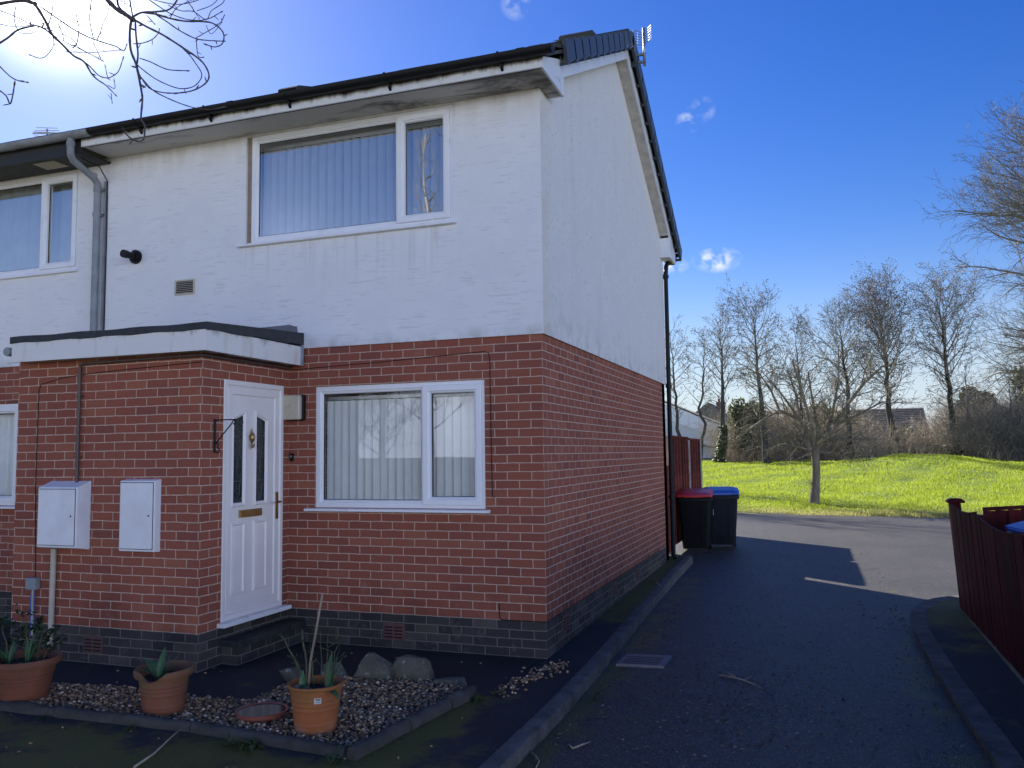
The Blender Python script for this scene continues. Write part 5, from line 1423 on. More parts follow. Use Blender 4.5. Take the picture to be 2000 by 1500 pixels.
# ------------------------------------------------------------------ fences
# right: stained board fence, dipped tops, square post with cap, leaning a little over the kerb
t = thing('garden_fence', (3.6, 1, 0), 'dark red board fence with dipped panels and capped post on the right', 'fence')
def fx(z, y): return 3.575 - .055 * (z - .02) + .0 * y
def panel(y0, y1, hi, dip, z0):
    b = MB(); n = int((y1 - y0) / .098); bw = (y1 - y0) / n; r = random.Random(int(y0*100))
    for i in range(n):
        ya, yb = y0 + i*bw + .002, y0 + (i+1)*bw - .002
        off = r.uniform(-.003, .003)
        f = lambda y: hi - dip * math.sin(PI * (y - y0) / (y1 - y0)) ** 1.0
        za, zb = f(ya), f(yb)
        A = [(fx(z0, 0) + off, ya, z0), (fx(z0, 0) + off, yb, z0), (fx(zb, 0) + off, yb, zb), (fx(za, 0) + off, ya, za)]
        b.loft([A, [(x + .016, y, z) for x, y, z in A]]); b.face(A); b.face([(x + .016, y, z) for x, y, z in A])
    return b.build('fence_panel', M['fence'], t)
panel(1.582, 3.26, 1.165, .05, .045); panel(-.28, 1.578, 1.145, .055, .045); panel(-2.2, -.36, 1.14, .085, .045)
for y, h, cap in ((3.225, 1.150, True), (1.58, 1.135, False), (-.32, 1.13, False)):
    b = MB(); A = [(3.597, y-.045, -.1), (3.687, y-.045, -.1), (3.687, y+.045, -.1), (3.597, y+.045, -.1)]
    b.loft([A, [(x - .062, yy, h) for x, yy, _ in A]]); b.face([(x - .062, yy, h) for x, yy, _ in A])
    po = b.build('fence_post', M['fence'], t)
    if cap:
        b = MB(); cx_, cy_ = 3.578, y
        b.loft([[(cx_ + sx*r, cy_ + sy*r, h + z) for sx, sy in ((-1,-1),(1,-1),(1,1),(-1,1))] for r, z in ((.078, 0.0), (.084, .006), (.084, .022), (.058, .044), (.02, .047))])
        b.face([(cx_ + sx*.02, cy_ + sy*.02, h + .047) for sx, sy in ((-1,-1),(1,-1),(1,1),(-1,1))]); b.face([(cx_ + sx*.078, cy_ + sy*.078, h) for sx, sy in ((-1,-1),(1,-1),(1,1),(-1,1))])
        b.build('post_cap', M['fence'], po)
b = MB(); b.box(3.572, 3.602, -2.4, 3.24, -.12, .044); b.build('gravel_board', M['gravelboard'], t)
b = MB()
for y0, y1 in ((1.62, 3.27), (-.28, 1.54)):
    for z in (.3, .9): b.box(fx(z, 0) + .028, fx(z, 0) + .06, y0, y1, z, z + .07)
b.build('rail', M['fence'], t)
t2 = thing('garden_fence', (4.3, 1.72, 0), 'dark fence running right from the second post behind the blue lidded bin', 'fence')
b = MB()
for i in range(24):
    x0 = 3.60 + i * .1; b.box(x0, x0 + .104, 1.70 + (.012 if i % 2 else 0), 1.715 + (.012 if i % 2 else 0), 0, 1.165 + .10 * (i / 24) * 1.6)
b.build('fence_panel', M['fence'], t2)
b = MB(); b.prism([(3.6, 1.165), (6.0, 1.325), (6.0, 1.355), (3.6, 1.195)], 'y', 1.685, 1.74); b.build('coping', M['fence'], t2)
# unseen slatted gate, put in to stripe the sunlit gap by the rear fence
t = thing('sun_gap_gate', (-.2, 7.5, 0), 'unseen narrow slatted gate added to stripe sunlight between the house and the rear fence', 'gate')
b = MB()
for k_, (ya, yb) in enumerate(((7.33, 7.385), (7.40, 7.47), (7.485, 7.55), (7.565, 7.635))): b.box(-.21, -.19, ya, yb, .04, 1.50)
for z in (.35, 1.2): b.box(-.235, -.211, 7.33, 7.635, z, z + .08)
b.build('gate_panel', M['fence2'], t)
# rear fence between concrete posts
t = thing('rear_garden_fence', (-.2, 9.6, 0), 'brown red panel fence with concrete posts behind the house', 'fence')
FXR = -.2
for y0, y1, zt_ in ((7.72, 9.78, 2.015), (9.94, 11.5, 1.995)):
    b = MB(); n = 11
    for k in range(n):
        z0 = .12 + (zt_ - .16) * k / n; z1 = .12 + (zt_ - .16) * (k + 1) / n + .015
        b.prism([(FXR + .012, z0), (FXR + .004, z1), (FXR - .012, z1), (FXR - .004, z0)], 'y', y0, y1)
    pn = b.build('fence_panel', M['fence2'], t)
    b = MB(); k = 0
    m_ = max(3, int((y1 - y0) / .33))
    for k in range(m_ + 1):
        y = y0 + .018 + (y1 - y0 - .036) * k / m_
        b.box(FXR + .0145, FXR + .034, y - .018, y + .018, .12, zt_)
    b.box(FXR - .02, FXR + .040, y0, y1, zt_ - .035, zt_ - .002); b.box(FXR + .0145, FXR + .030, y0, y1, .12, .16)
    b.build('batten', M['fence2'], pn)
for y, z in ((9.86, 1.95), (11.58, 2.0), (7.64, 2.0)):
    b = MB(); b.box(FXR - .05, FXR + .05, y - .07, y + .07, -.1, z); b.build('fence_post', M['post'], t, bevel=.008)
# ------------------------------------------------------------------ trees
def perp(d):
    u = Vector((0, 0, 1)).cross(d) if abs(d.z) < .9 else Vector((1, 0, 0)).cross(d)
    return u.normalized()
class Tree:
    def __init__(s, seed): s.r = random.Random(seed); s.trunk = []; s.br = []; s.tips = []
    def grow(s, p, d, L, rad, lvl, maxl, dens, angle=48, wob=.14, trop=.06, ratio=(.38, .62), start=.18, rmin=.006):
        r = s.r; n = max(3, int(L / .45) + 2) if lvl < maxl else 3
        pts, rr = [p.copy()], [rad]; kids = []
        for k in range(1, n + 1):
            t = k / n
            d = (d + Vector((r.gauss(0, wob), r.gauss(0, wob), r.gauss(0, wob) + trop))).normalized()
            p = p + d * (L / n); pts.append(p.copy()); rr.append(max(rmin * .7, rad * (1 - .8 * t)))
            kids.append((t, p.copy(), d.copy(), rr[-1]))
        s.br.append((pts, rr, lvl))
        if lvl >= maxl:
            s.tips.append(p.copy()); s.tips.append(pts[len(pts)//2].copy()); return
        nk = max(2, int(dens[lvl] * (L if lvl == 0 else max(L, .5)) + r.random()))
        for i in range(nk):
            t = start + (1 - start) * (i + r.random()) / nk
            k = min(n - 1, int(t * n)); _, q, dd, rq = kids[k]; q = pts[k].lerp(pts[k+1], t * n - k)
            az = r.uniform(0, 2*PI); u = perp(dd); v = dd.cross(u); an = R(angle + r.gauss(0, 10))
            nd = dd * math.cos(an) + (u * math.cos(az) + v * math.sin(az)) * math.sin(an)
            ll = L * r.uniform(*ratio) * (1.15 - .55 * t)
            s.grow(q, nd, ll, max(rmin, rq * .62), lvl + 1, maxl, dens, angle, wob, trop, ratio, .15, rmin)
    def mesh(s, polys, sides):
        b = MB()
        for pts, rr, lvl in polys:
            n = sides[min(lvl, len(sides) - 1)]
            if n > 3: b.tube(pts, rr, n, cap=False)
            else:
                d = (pts[-1] - pts[0]).normalized(); u = perp(d); v = d.cross(u); prev = None
                c3 = ((1, 0), (-.5, .866), (-.5, -.866))
                for p, q in zip(pts, rr):
                    ring = []
                    for a, e in c3:
                        b.v.append((p.x + (u.x*a + v.x*e)*q, p.y + (u.y*a + v.y*e)*q, p.z + (u.z*a + v.z*e)*q)); ring.append(len(b.v) - 1)
                    if prev:
                        for k in range(3): b.f.append((prev[k], prev[(k+1) % 3], ring[(k+1) % 3], ring[k]))
                    prev = ring
        return b
def leafcards(pts, size, r, spread, n, jitter=.5):
    b = MB()
    for p in pts:
        for _ in range(n):
            q = (p[0] + r.gauss(0, spread), p[1] + r.gauss(0, spread), p[2] + r.gauss(0, spread)); s = size * r.uniform(.5, 1.4)
            u = Vector((r.gauss(0,1), r.gauss(0,1), r.gauss(0,1))).normalized(); w = u.orthogonal().normalized() * s * .5; u = u * s; q = Vector(q)
            b.face([q - u, q + w, q + u, q - w])
    return b
def alder(x, y, top, lean, seed, label, r0=.17, first=.28, crown=1.0, n=36, dens=(0, 3.0, 3.8), maxl=2, bark='bark', twig='twigs', cones=0, ivy=0, bends=(), fork=False, name='bare_tree', up=.55, grp='bare trees along the back of the meadow'):
    T = Tree(seed); r = T.r; z0 = hmead(x, y) - .1; H = top - z0
    t = thing(name, (x, y, z0 + .1), label, 'tree', grp)
    H *= .90; crown *= .95
    pts, rr = [], []
    m_ = 16
    for k in range(m_ + 1):
        f = k / m_
        bx_ = sum(a * math.exp(-((f - c) / w) ** 2) for a, c, w in bends)
        pts.append(Vector((x + lean[0] * f + bx_ + r.gauss(0, .035), y + lean[1] * f + r.gauss(0, .04), z0 + H * f)))
        rr.append(max(.012, r0 * (1 - f) ** .85 + (.05 * r0 / .17 * math.exp(-f * 30))))
    T.mesh([(pts, rr, 0)], (10,)).build('trunk', M[bark], t, smooth=True)
    for i in range(n):
        f = first + (.985 - first) * (i + r.random()) / n
        k = min(m_ - 1, int(f * m_)); p = pts[k].lerp(pts[k+1], f * m_ - k); q = rr[k]
        az = i * 2.4 + r.gauss(0, .5); el = R(18 + 42 * f + r.gauss(0, 8))
        g = (f - first) / (1 - first)
        L = H * .34 * crown * (math.sin(PI * (.18 + .74 * (1 - g) ** .8)) ** .9) * r.uniform(.7, 1.1)
        if L < .4: L = .4
        d = Vector((math.cos(az) * math.cos(el), math.sin(az) * math.cos(el), math.sin(el)))
        T.grow(p, d, L, max(.014, min(q * .5, .018 + L * .011)), 0, maxl, (dens[1], dens[2], 3.0), 44, .13, .07 * up, (.34, .6), .15, .011)
    T.mesh(T.br, (4, 3, 3, 3)).build('branches', M[twig], t, recalc=False)
    if cones:
        tp = [p for p in T.tips if r.random() < cones]
        leafcards(tp, .055, r, .10, 2).build('seed_cones', M['cone'], t, recalc=False, kind='stuff')
    if ivy:
        P_ = []
        for _ in range(900):
            f = r.uniform(0, ivy) ; k = min(m_-1, int(f*m_)); p = pts[k].lerp(pts[k+1], f*m_-k); a = r.uniform(0, 2*PI); q = rr[k] + r.uniform(.02, .12)
            P_.append((p.x + q*math.cos(a), p.y + q*math.sin(a), p.z))
        leafcards(P_, .07, r, .03, 2).build('ivy', M['ivy'], t, recalc=False, kind='stuff')
    return t
alder(-6.5, 50, 10.7, (-.35, 0), 11, 'slender bare tree just right of the black downpipe', .15, .30, .75, 30, cones=.25, bends=((.35, .08, .10),))
alder(-5.0, 49, 9.9, (.45, 0), 12, 'crooked slim bare tree with a kink in its trunk', .13, .32, .8, 26, cones=.2, bends=((.35, .30, .07), (-.3, .42, .08)))
alder(-3.25, 46, 10.6, (.1, 0), 13, 'bare tree with ivy climbing its leaning lower trunk', .19, .30, .85, 36, cones=.3, ivy=.27, bends=((-.25, .02, .1),))
alder(-.72, 46, 11.3, (-.55, 0), 14, 'tall straight bare tree left of the small meadow tree', .20, .33, .95, 40, cones=.55)
alder(1.35, 49, 10.3, (-.2, 0), 15, 'thin bare tree directly behind the small meadow tree', .13, .35, .85, 28, cones=.5, bark='barkdark')
alder(4.0, 48, 10.6, (-.25, .2), 16, 'dense bare tree right of the small meadow tree', .20, .26, 1.15, 42, cones=.15, bark='barkivy', bends=((.15, .5, .1),), dens=(0, 3.6, 4.4))
alder(6.55, 49, 11.4, (-.5, 0), 17, 'tallest bare tree with dense dark seed cones in its crown', .24, .30, 1.2, 48, cones=.95, bends=((-.12, .3, .1), (.1, .05, .1)), dens=(0, 3.3, 4.0))
alder(9.7, 48, 11.6, (-.55, 0), 18, 'bare tree with dark ivied trunk on the right of the hump', .22, .28, 1.15, 46, cones=.4, bark='barkdark', ivy=.16, dens=(0, 3.3, 4.0))
alder(10.35, 47.5, 7.2, (-.1, 0), 19, 'pale slim young tree beside the dark ivied trunk', .085, .25, .8, 22, bark='bark2', twig='twigs2', bends=((-.12, .3, .1),))
for i, (xx, yy, tp, ln) in enumerate(((11.6, 44, 6.2, .3), (12.35, 43, 5.6, -.4), (12.75, 42, 6.6, .3), (13.4, 44, 6.0, .2))):
    alder(xx, yy, tp, (ln, 0), 30 + i, ('pale sapling in the scrub nearest the dark ivied trunk', 'pale leaning sapling in the right hand scrub', 'tallest pale sapling near the right edge', 'pale sapling at the right edge of the scrub')[i], .07, .3, .8, 18, bark='bark2', twig='twigs2', name='sapling', grp='saplings in the right hand scrub')

# the big wide-crowned tree whose trunk stands outside the right edge
T = Tree(77); r = T.r
t = thing('wide_crowned_tree', (14.6, 33, hmead(14.6, 33)), 'large bare tree reaching in from the right edge with a dense web of twigs', 'tree')
zb = hmead(14.6, 33) - .1
tp = [Vector((14.6, 33, zb)), Vector((14.5, 33, zb + 2)), Vector((14.3, 32.9, zb + 4)), Vector((14.2, 32.8, zb + 6)), Vector((14.0, 32.7, zb + 9)), Vector((13.8, 32.5, zb + 12))]
T.mesh([(tp, [.42, .36, .32, .27, .18, .08], 0)], (12,)).build('trunk', M['bark2'], t, smooth=True)
for i in range(66):
    f = r.uniform(.22, 1); k = min(4, int(f * 5)); p = tp[k].lerp(tp[k+1], f*5 - k)
    az = r.uniform(R(95), R(265)) if i % 5 else r.uniform(0, 2*PI); el = R(r.uniform(-8, 50)) if f < .7 else R(r.uniform(20, 75))
    d = Vector((math.cos(az)*math.cos(el), math.sin(az)*math.cos(el), math.sin(el)))
    T.grow(p, d, r.uniform(4.4, 7.2), r.uniform(.06, .11), 0, 3, (1.9, 2.8, 4.0), 38, .13, .035, (.34, .58), .2, .0075)
T.mesh(T.br, (6, 4, 3, 3)).build('branches', M['twigs2'], t, recalc=False)

M['smallbark'] = bark_mat('fruit_tree_bark', (.22, .185, .145))
# the small spreading tree at the near edge of the meadow
T = Tree(5); r = T.r
sx, sy = 2.05, 19.9; z0 = hmead(sx, sy) - .05
t = thing('small_meadow_tree', (sx, sy, z0 + .05), 'small spreading bare tree with mossy limbs on the near edge of the grass', 'tree')
T.mesh([([Vector((sx-.02, sy, z0)), Vector((sx-.01, sy, z0+.15)), Vector((sx+.04, sy, z0+.6)), Vector((sx+.08, sy, z0+1.1)), Vector((sx+.06, sy, z0+1.55)), Vector((sx+.05, sy, z0+1.75))], [.20, .155, .125, .115, .125, .11], 0)], (12,)).build('trunk', M['smallbark'], t, smooth=True)
top = Vector((sx + .05, sy, z0 + 1.6))
for pts_, rad in (([(0,0,0), (-.22,0,.45), (-.38,.1,.75), (-.95,.1,.98), (-1.25,.0,.85), (-1.7,-.2,.62)], .075), ([(0,0,.05), (.28,-.1,.35), (.62,-.1,.62), (1.0,-.1,1.1), (1.45,0,1.55), (2.0,.1,1.95)], .085), ([(0,0,.1), (.1,.3,.6), (.0,.5,1.2), (-.1,.6,1.9)], .06),
                  ([(0,0,.05), (-.05,-.35,.6), (-.25,-.5,1.3), (-.5,-.6,2.1)], .06), ([(.3,-.1,.38), (.55,.3,.9), (.75,.4,1.6), (.8,.5,2.4)], .055), ([(-.38,.1,.75), (-.45,.2,1.3), (-.7,.2,2.0)], .045), ([(0,0,.0), (-.3,-.2,.1), (-.55,-.3,.15)], .04), ([(.3,-.1,.3), (.85,-.4,.35), (1.5,-.5,.35)], .045), ([(0,0,0.0), (.5,.2,-.05), (.85,.2,-.1)], .03), ([(.62,-.1,.62), (1.2,-.3,.8), (1.9,-.4,1.1)], .05), ([(-.95,.1,.98), (-1.2,.2,1.5), (-1.6,.3,2.0)], .04), ([(-.38,.1,.75), (-.9,-.3,1.4), (-1.3,-.4,1.8)], .04)):
    P_ = [top + Vector((q[0], q[1], q[2] * (1.28 if q[2] > .4 else 1))) for q in pts_]; n = len(P_)
    T.br.append((P_, [rad * (1 - .62 * k / (n-1)) for k in range(n)], 0))
    for k in range(1, n):
        for _ in range(4 if k < n-1 else 5):
            q = P_[k-1].lerp(P_[k], r.random()); d = (P_[k] - P_[k-1]).normalized(); u = perp(d); v = d.cross(u); az = r.uniform(0, 2*PI)
            nd = d * .6 + (u * math.cos(az) + v * math.sin(az)) * .8 + Vector((0, 0, .3))
            T.grow(q, nd.normalized(), r.uniform(.8, 1.6), rad * .34, 1, 3, (0, 4.0, 4.4), 46, .2, .04, (.35, .65), .15, .0075)
T.mesh(T.br, (7, 4, 3, 3)).build('branches', M['twigs3'], t, recalc=False)
S = MB()
for _ in range(26):
    az = r.uniform(0, 2*PI); an = r.uniform(.3, 1.1); L = r.uniform(.35, .95); p = Vector((sx, sy, z0 + r.uniform(.2, .55)))
    d = Vector((math.cos(az)*math.sin(an), math.sin(az)*math.sin(an), math.cos(an)))
    S.tube([p, p + d*L*.5 + Vector((0,0,.02)), p + d*L + Vector((0,0,.10))], [.007, .005, .003], 4)
S.build('trunk_shoots', M['twigs'], t, recalc=False)

# ash tree overhead: its trunk stands left of the camera, only drooping twigs come into view
t = thing('ash_tree', (-2.7, -9.4, 0), 'overhanging bare ash branches with upturned twigs at the top left', 'tree')
T = Tree(21); r = T.r
T.mesh([([Vector((-2.7, -9.4, -.2)), Vector((-2.66, -9.35, 1.5)), Vector((-2.6, -9.2, 3.5)), Vector((-2.5, -9.1, 5.6)), Vector((-2.4, -9.0, 8))], [.25, .21, .18, .14, .07], 0)], (14,)).build('trunk', M['ashbark'], t, smooth=True)
BR = [
[(-1.465,-3.95,4.053,0.0073),(-1.381,-3.959,4.013,0.0066),(-1.3,-3.964,3.911,0.006),(-1.236,-3.976,3.82,0.0055),(-1.159,-3.985,3.751,0.0049),(-1.076,-3.991,3.675,0.0043),(-0.997,-4.001,3.626,0.0038),(-0.935,-4.015,3.552,0.0032),(-0.877,-4.033,3.504,0.0027),(-0.812,-4.048,3.461,0.0022),(-0.744,-4.061,3.402,0.0016)],
[(-1.808,-3.867,4.135,0.0076),(-1.641,-3.877,4.117,0.0073),(-1.522,-3.903,4.085,0.0071),(-1.414,-3.931,4.034,0.0068)],
[(-1.277,-4.271,3.614,0.0041),(-1.242,-4.212,3.687,0.004),(-1.24,-4.163,3.749,0.0038),(-1.231,-4.11,3.79,0.0036),(-1.233,-4.06,3.82,0.0035),(-1.235,-4.008,3.823,0.0033),(-1.245,-3.957,3.816,0.0031)],
[(-1.808,-3.867,4.126,0.0024),(-1.641,-3.854,4.051,0.0023),(-1.521,-3.858,3.982,0.0022),(-1.402,-3.864,3.932,0.0021),(-1.301,-3.877,3.884,0.002),(-1.202,-3.89,3.831,0.002),(-1.13,-3.912,3.762,0.0019),(-1.042,-3.928,3.707,0.0018),(-0.951,-3.944,3.652,0.0017)],
[(-1.381,-3.917,4.016,0.0036),(-1.329,-3.855,3.971,0.0034),(-1.284,-3.795,3.934,0.0032),(-1.246,-3.74,3.915,0.003),(-1.24,-3.698,3.919,0.0028),(-1.217,-3.65,3.918,0.0026),(-1.202,-3.605,3.921,0.0024),(-1.195,-3.562,3.915,0.0022),(-1.208,-3.53,3.961,0.0019)],
[(-1.318,-3.624,3.968,0.0024),(-1.347,-3.574,4.042,0.0023),(-1.38,-3.526,4.122,0.0022),(-1.403,-3.475,4.203,0.0021),(-1.439,-3.429,4.296,0.002)],
[(-1.54,-3.566,4.226,0.0025),(-1.433,-3.649,4.092,0.0024),(-1.326,-3.734,3.981,0.0023),(-1.238,-3.824,3.845,0.0023),(-1.155,-3.921,3.762,0.0022)],
[(-1.221,-3.955,3.882,0.0022),(-1.179,-3.964,3.815,0.0021),(-1.149,-3.979,3.766,0.0019),(-1.078,-3.981,3.725,0.0018),(-0.991,-3.976,3.676,0.0017),(-0.921,-3.978,3.636,0.0015),(-0.906,-4.004,3.648,0.0014),(-0.898,-4.033,3.669,0.0013)],
[(-1.028,-3.971,3.644,0.0026),(-0.965,-3.998,3.6,0.0024),(-0.888,-4.018,3.534,0.0022),(-0.818,-4.043,3.499,0.0021),(-0.756,-4.073,3.48,0.0019),(-0.686,-4.101,3.482,0.0018),(-0.628,-4.136,3.51,0.0016)],
[(-1.124,-4.01,3.693,0.0017),(-1.136,-3.937,3.728,0.0017),(-1.137,-3.861,3.759,0.0016),(-1.128,-3.781,3.798,0.0015),(-1.099,-3.694,3.842,0.0014)],
[(-1.252,-3.961,3.83,0.0018),(-1.184,-4.009,3.74,0.0017),(-1.156,-4.071,3.653,0.0017),(-1.125,-4.136,3.606,0.0017),(-1.096,-4.204,3.583,0.0016)],
[(-1.605,-3.392,4.402,0.0031),(-1.52,-3.486,4.21,0.0028),(-1.409,-3.577,4.072,0.0026),(-1.297,-3.669,3.962,0.0024)],
[(-1.084,-4.403,3.475,0.0023),(-0.992,-4.398,3.389,0.0022),(-0.927,-4.407,3.351,0.002),(-0.866,-4.419,3.329,0.0019)],
[(-0.999,-4.465,3.314,0.0027),(-0.928,-4.462,3.265,0.0025),(-0.89,-4.471,3.217,0.0024),(-0.857,-4.487,3.236,0.0023),(-0.826,-4.506,3.269,0.0022)],
[(-1.587,-3.89,4.08,0.0023),(-1.555,-3.923,3.98,0.0021),(-1.488,-3.945,3.891,0.0018),(-1.386,-3.959,3.86,0.0016),(-1.318,-3.987,3.857,0.0013)],
[(-1.567,-3.683,4.232,0.0029),(-1.455,-3.788,4.067,0.0026),(-1.351,-3.898,3.925,0.0023)],
[(-1.149,-3.735,4.111,0.0102),(-1.049,-3.762,4.02,0.0094),(-0.957,-3.795,3.957,0.0087),(-0.879,-3.833,3.9,0.008)],
[(-1.243,-3.566,4.228,0.0053),(-1.086,-3.709,4.064,0.0051),(-0.879,-3.834,3.904,0.0049)],
[(-0.879,-3.833,3.9,0.0053),(-0.853,-3.869,3.809,0.0051),(-0.815,-3.899,3.698,0.0048),(-0.756,-3.924,3.605,0.0046),(-0.71,-3.953,3.523,0.0043),(-0.664,-3.982,3.434,0.0041),(-0.625,-4.016,3.372,0.0039),(-0.596,-4.052,3.286,0.0037),(-0.559,-4.088,3.242,0.0034),(-0.51,-4.12,3.198,0.0032),(-0.477,-4.155,3.132,0.003),(-0.456,-4.198,3.091,0.0028),(-0.448,-4.247,3.08,0.0026),(-0.434,-4.295,3.08,0.0024),(-0.41,-4.34,3.084,0.0022)],
[(-0.862,-3.827,3.895,0.004),(-0.806,-3.877,3.778,0.0038),(-0.746,-3.924,3.656,0.0036),(-0.697,-3.979,3.562,0.0035),(-0.632,-4.028,3.478,0.0033)],
[(-0.875,-3.832,3.9,0.0044),(-0.797,-3.818,3.85,0.0043),(-0.719,-3.806,3.805,0.0041),(-0.642,-3.793,3.752,0.0039),(-0.582,-3.786,3.708,0.0037),(-0.523,-3.78,3.664,0.0036),(-0.479,-3.78,3.621,0.0034),(-0.449,-3.784,3.569,0.0032),(-0.443,-3.797,3.527,0.0031),(-0.464,-3.82,3.49,0.0029),(-0.501,-3.85,3.462,0.0027),(-0.553,-3.886,3.447,0.0026),(-0.603,-3.923,3.444,0.0024),(-0.645,-3.958,3.458,0.0022),(-0.665,-3.988,3.501,0.0021)],
[(-0.853,-3.504,3.895,0.0024),(-0.777,-3.536,3.828,0.0023),(-0.707,-3.569,3.753,0.0023),(-0.642,-3.605,3.679,0.0023),(-0.612,-3.653,3.616,0.0022),(-0.605,-3.711,3.558,0.0022),(-0.618,-3.778,3.524,0.0022),(-0.631,-3.847,3.515,0.0021),(-0.651,-3.92,3.523,0.0021),(-0.667,-3.993,3.546,0.0021)],
[(-0.665,-3.988,3.501,0.0025),(-0.659,-3.921,3.467,0.0024),(-0.646,-3.853,3.457,0.0023),(-0.623,-3.782,3.451,0.0022),(-0.598,-3.711,3.452,0.0021),(-0.57,-3.64,3.465,0.0019),(-0.54,-3.57,3.498,0.0018)],
[(-0.702,-3.958,3.611,0.0021),(-0.728,-3.863,3.64,0.0022),(-0.751,-3.766,3.66,0.0022),(-0.78,-3.673,3.691,0.0023),(-0.771,-3.567,3.731,0.0023)],
[(-0.879,-3.834,3.904,0.0044),(-0.905,-3.743,3.982,0.0042),(-0.908,-3.642,4.038,0.0039),(-0.907,-3.541,4.104,0.0037),(-0.928,-3.453,4.223,0.0034)],
[(-0.896,-3.74,3.982,0.0041),(-0.815,-3.741,3.957,0.0039),(-0.736,-3.741,3.922,0.0037),(-0.64,-3.736,3.89,0.0035),(-0.545,-3.732,3.872,0.0033),(-0.476,-3.738,3.849,0.0031),(-0.417,-3.745,3.805,0.0029),(-0.383,-3.76,3.756,0.0027),(-0.373,-3.784,3.703,0.0025),(-0.387,-3.818,3.674,0.0023),(-0.398,-3.854,3.668,0.0021)],
[(-0.845,-3.721,3.977,0.0027),(-0.843,-3.635,3.976,0.0027),(-0.839,-3.548,3.97,0.0026),(-0.815,-3.454,3.966,0.0026),(-0.805,-3.367,3.994,0.0025),(-0.783,-3.277,4.028,0.0025)],
[(-0.822,-3.446,3.971,0.0019),(-0.808,-3.38,4.034,0.0019),(-0.801,-3.316,4.094,0.002),(-0.808,-3.257,4.155,0.002),(-0.832,-3.205,4.217,0.002)],
[(-1.093,-3.511,4.216,0.0024),(-0.966,-3.542,4.12,0.0023),(-0.857,-3.582,4.044,0.0022),(-0.725,-3.614,3.974,0.002),(-0.586,-3.646,3.932,0.0019),(-0.465,-3.687,3.925,0.0018)],
[(-1.109,-3.62,4.177,0.0033),(-0.988,-3.723,4.018,0.0032),(-0.871,-3.83,3.895,0.0031)],
[(-0.915,-3.546,4.123,0.0019),(-0.9,-3.47,4.128,0.0019),(-0.881,-3.395,4.158,0.002),(-0.862,-3.316,4.147,0.002),(-0.876,-3.257,4.231,0.002),(-0.86,-3.187,4.306,0.002),(-0.882,-3.13,4.382,0.0021)],
[(-1.037,-3.288,4.331,0.002),(-0.883,-3.378,4.161,0.002),(-0.766,-3.486,4.054,0.0019)],
[(-0.784,-3.483,3.946,0.0019),(-0.745,-3.513,3.832,0.0019),(-0.69,-3.544,3.799,0.0019)],
[(-0.838,-3.859,3.752,0.0022),(-0.857,-3.777,3.798,0.0021),(-0.877,-3.696,3.858,0.0021),(-0.912,-3.621,3.929,0.002),(-0.965,-3.553,3.996,0.0019)],
[(-1.057,-3.497,4.206,0.0019),(-0.995,-3.405,4.216,0.002),(-0.946,-3.321,4.265,0.002),(-0.923,-3.247,4.33,0.002)],
[(-1.07,-3.708,4.119,0.0023),(-1.017,-3.736,4.055,0.0021),(-0.996,-3.781,4.038,0.0018)],
[(-0.84,-3.414,4.145,0.0019),(-0.864,-3.272,4.252,0.0018),(-0.921,-3.143,4.372,0.0015)],
[(-0.839,-3.615,4.005,0.0019),(-0.94,-3.452,4.165,0.0017),(-1.0,-3.273,4.31,0.0015)],
[(-0.534,-3.706,3.864,0.0013),(-0.609,-3.576,3.894,0.0014),(-0.656,-3.444,4.025,0.0014)],
[(-0.88,-3.733,3.968,0.0018),(-0.776,-3.794,3.876,0.0018)],
[(-1.362,-4.211,3.793,0.0017),(-1.36,-4.071,3.834,0.0016),(-1.356,-3.935,3.918,0.0015),(-1.302,-3.78,3.993,0.0014)],
[(-0.81,-4.04,3.498,0.0017),(-0.778,-4.084,3.521,0.0012)],
[(-0.773,-4.075,3.443,0.0016),(-0.743,-4.063,3.427,0.0014),(-0.742,-4.065,3.451,0.0012)],
[(-0.759,-4.067,3.406,0.0016),(-0.718,-4.101,3.348,0.0012)]]
BR = [[(x, y, z, q * 1.15) for x, y, z, q in L] for L in BR]
b = MB()
lead = [(((-2.58, -9.16, 4.3), (-2.6, -7.0, 5.1), (-2.2, -5.0, 4.85), BR[0][0][:3]), (.06, .045, .03, BR[0][0][3])), (((-2.58, -9.16, 4.3), (-3.0, -6.8, 4.8), (-2.5, -4.6, 4.5), BR[1][0][:3]), (.05, .035, .022, BR[1][0][3])),
        (((-2.55, -9.15, 5.0), (-2.2, -7.0, 5.7), (-1.8, -4.9, 5.0), BR[16][0][:3]), (.07, .05, .032, BR[16][0][3])), (((-2.2, -7.0, 5.7), (-1.4, -5.2, 5.3), BR[24][-1][:3]), (.04, .02, BR[24][-1][3]))]
for k in (2, 3, 12, 13, 40): lead.append((((-3.0, -6.8, 4.8), (-2.6, -5.0, 4.3), BR[k][0][:3]), (.02, .012, BR[k][0][3])))
for pl, rr in lead: b.tube(pl, rr, 8)
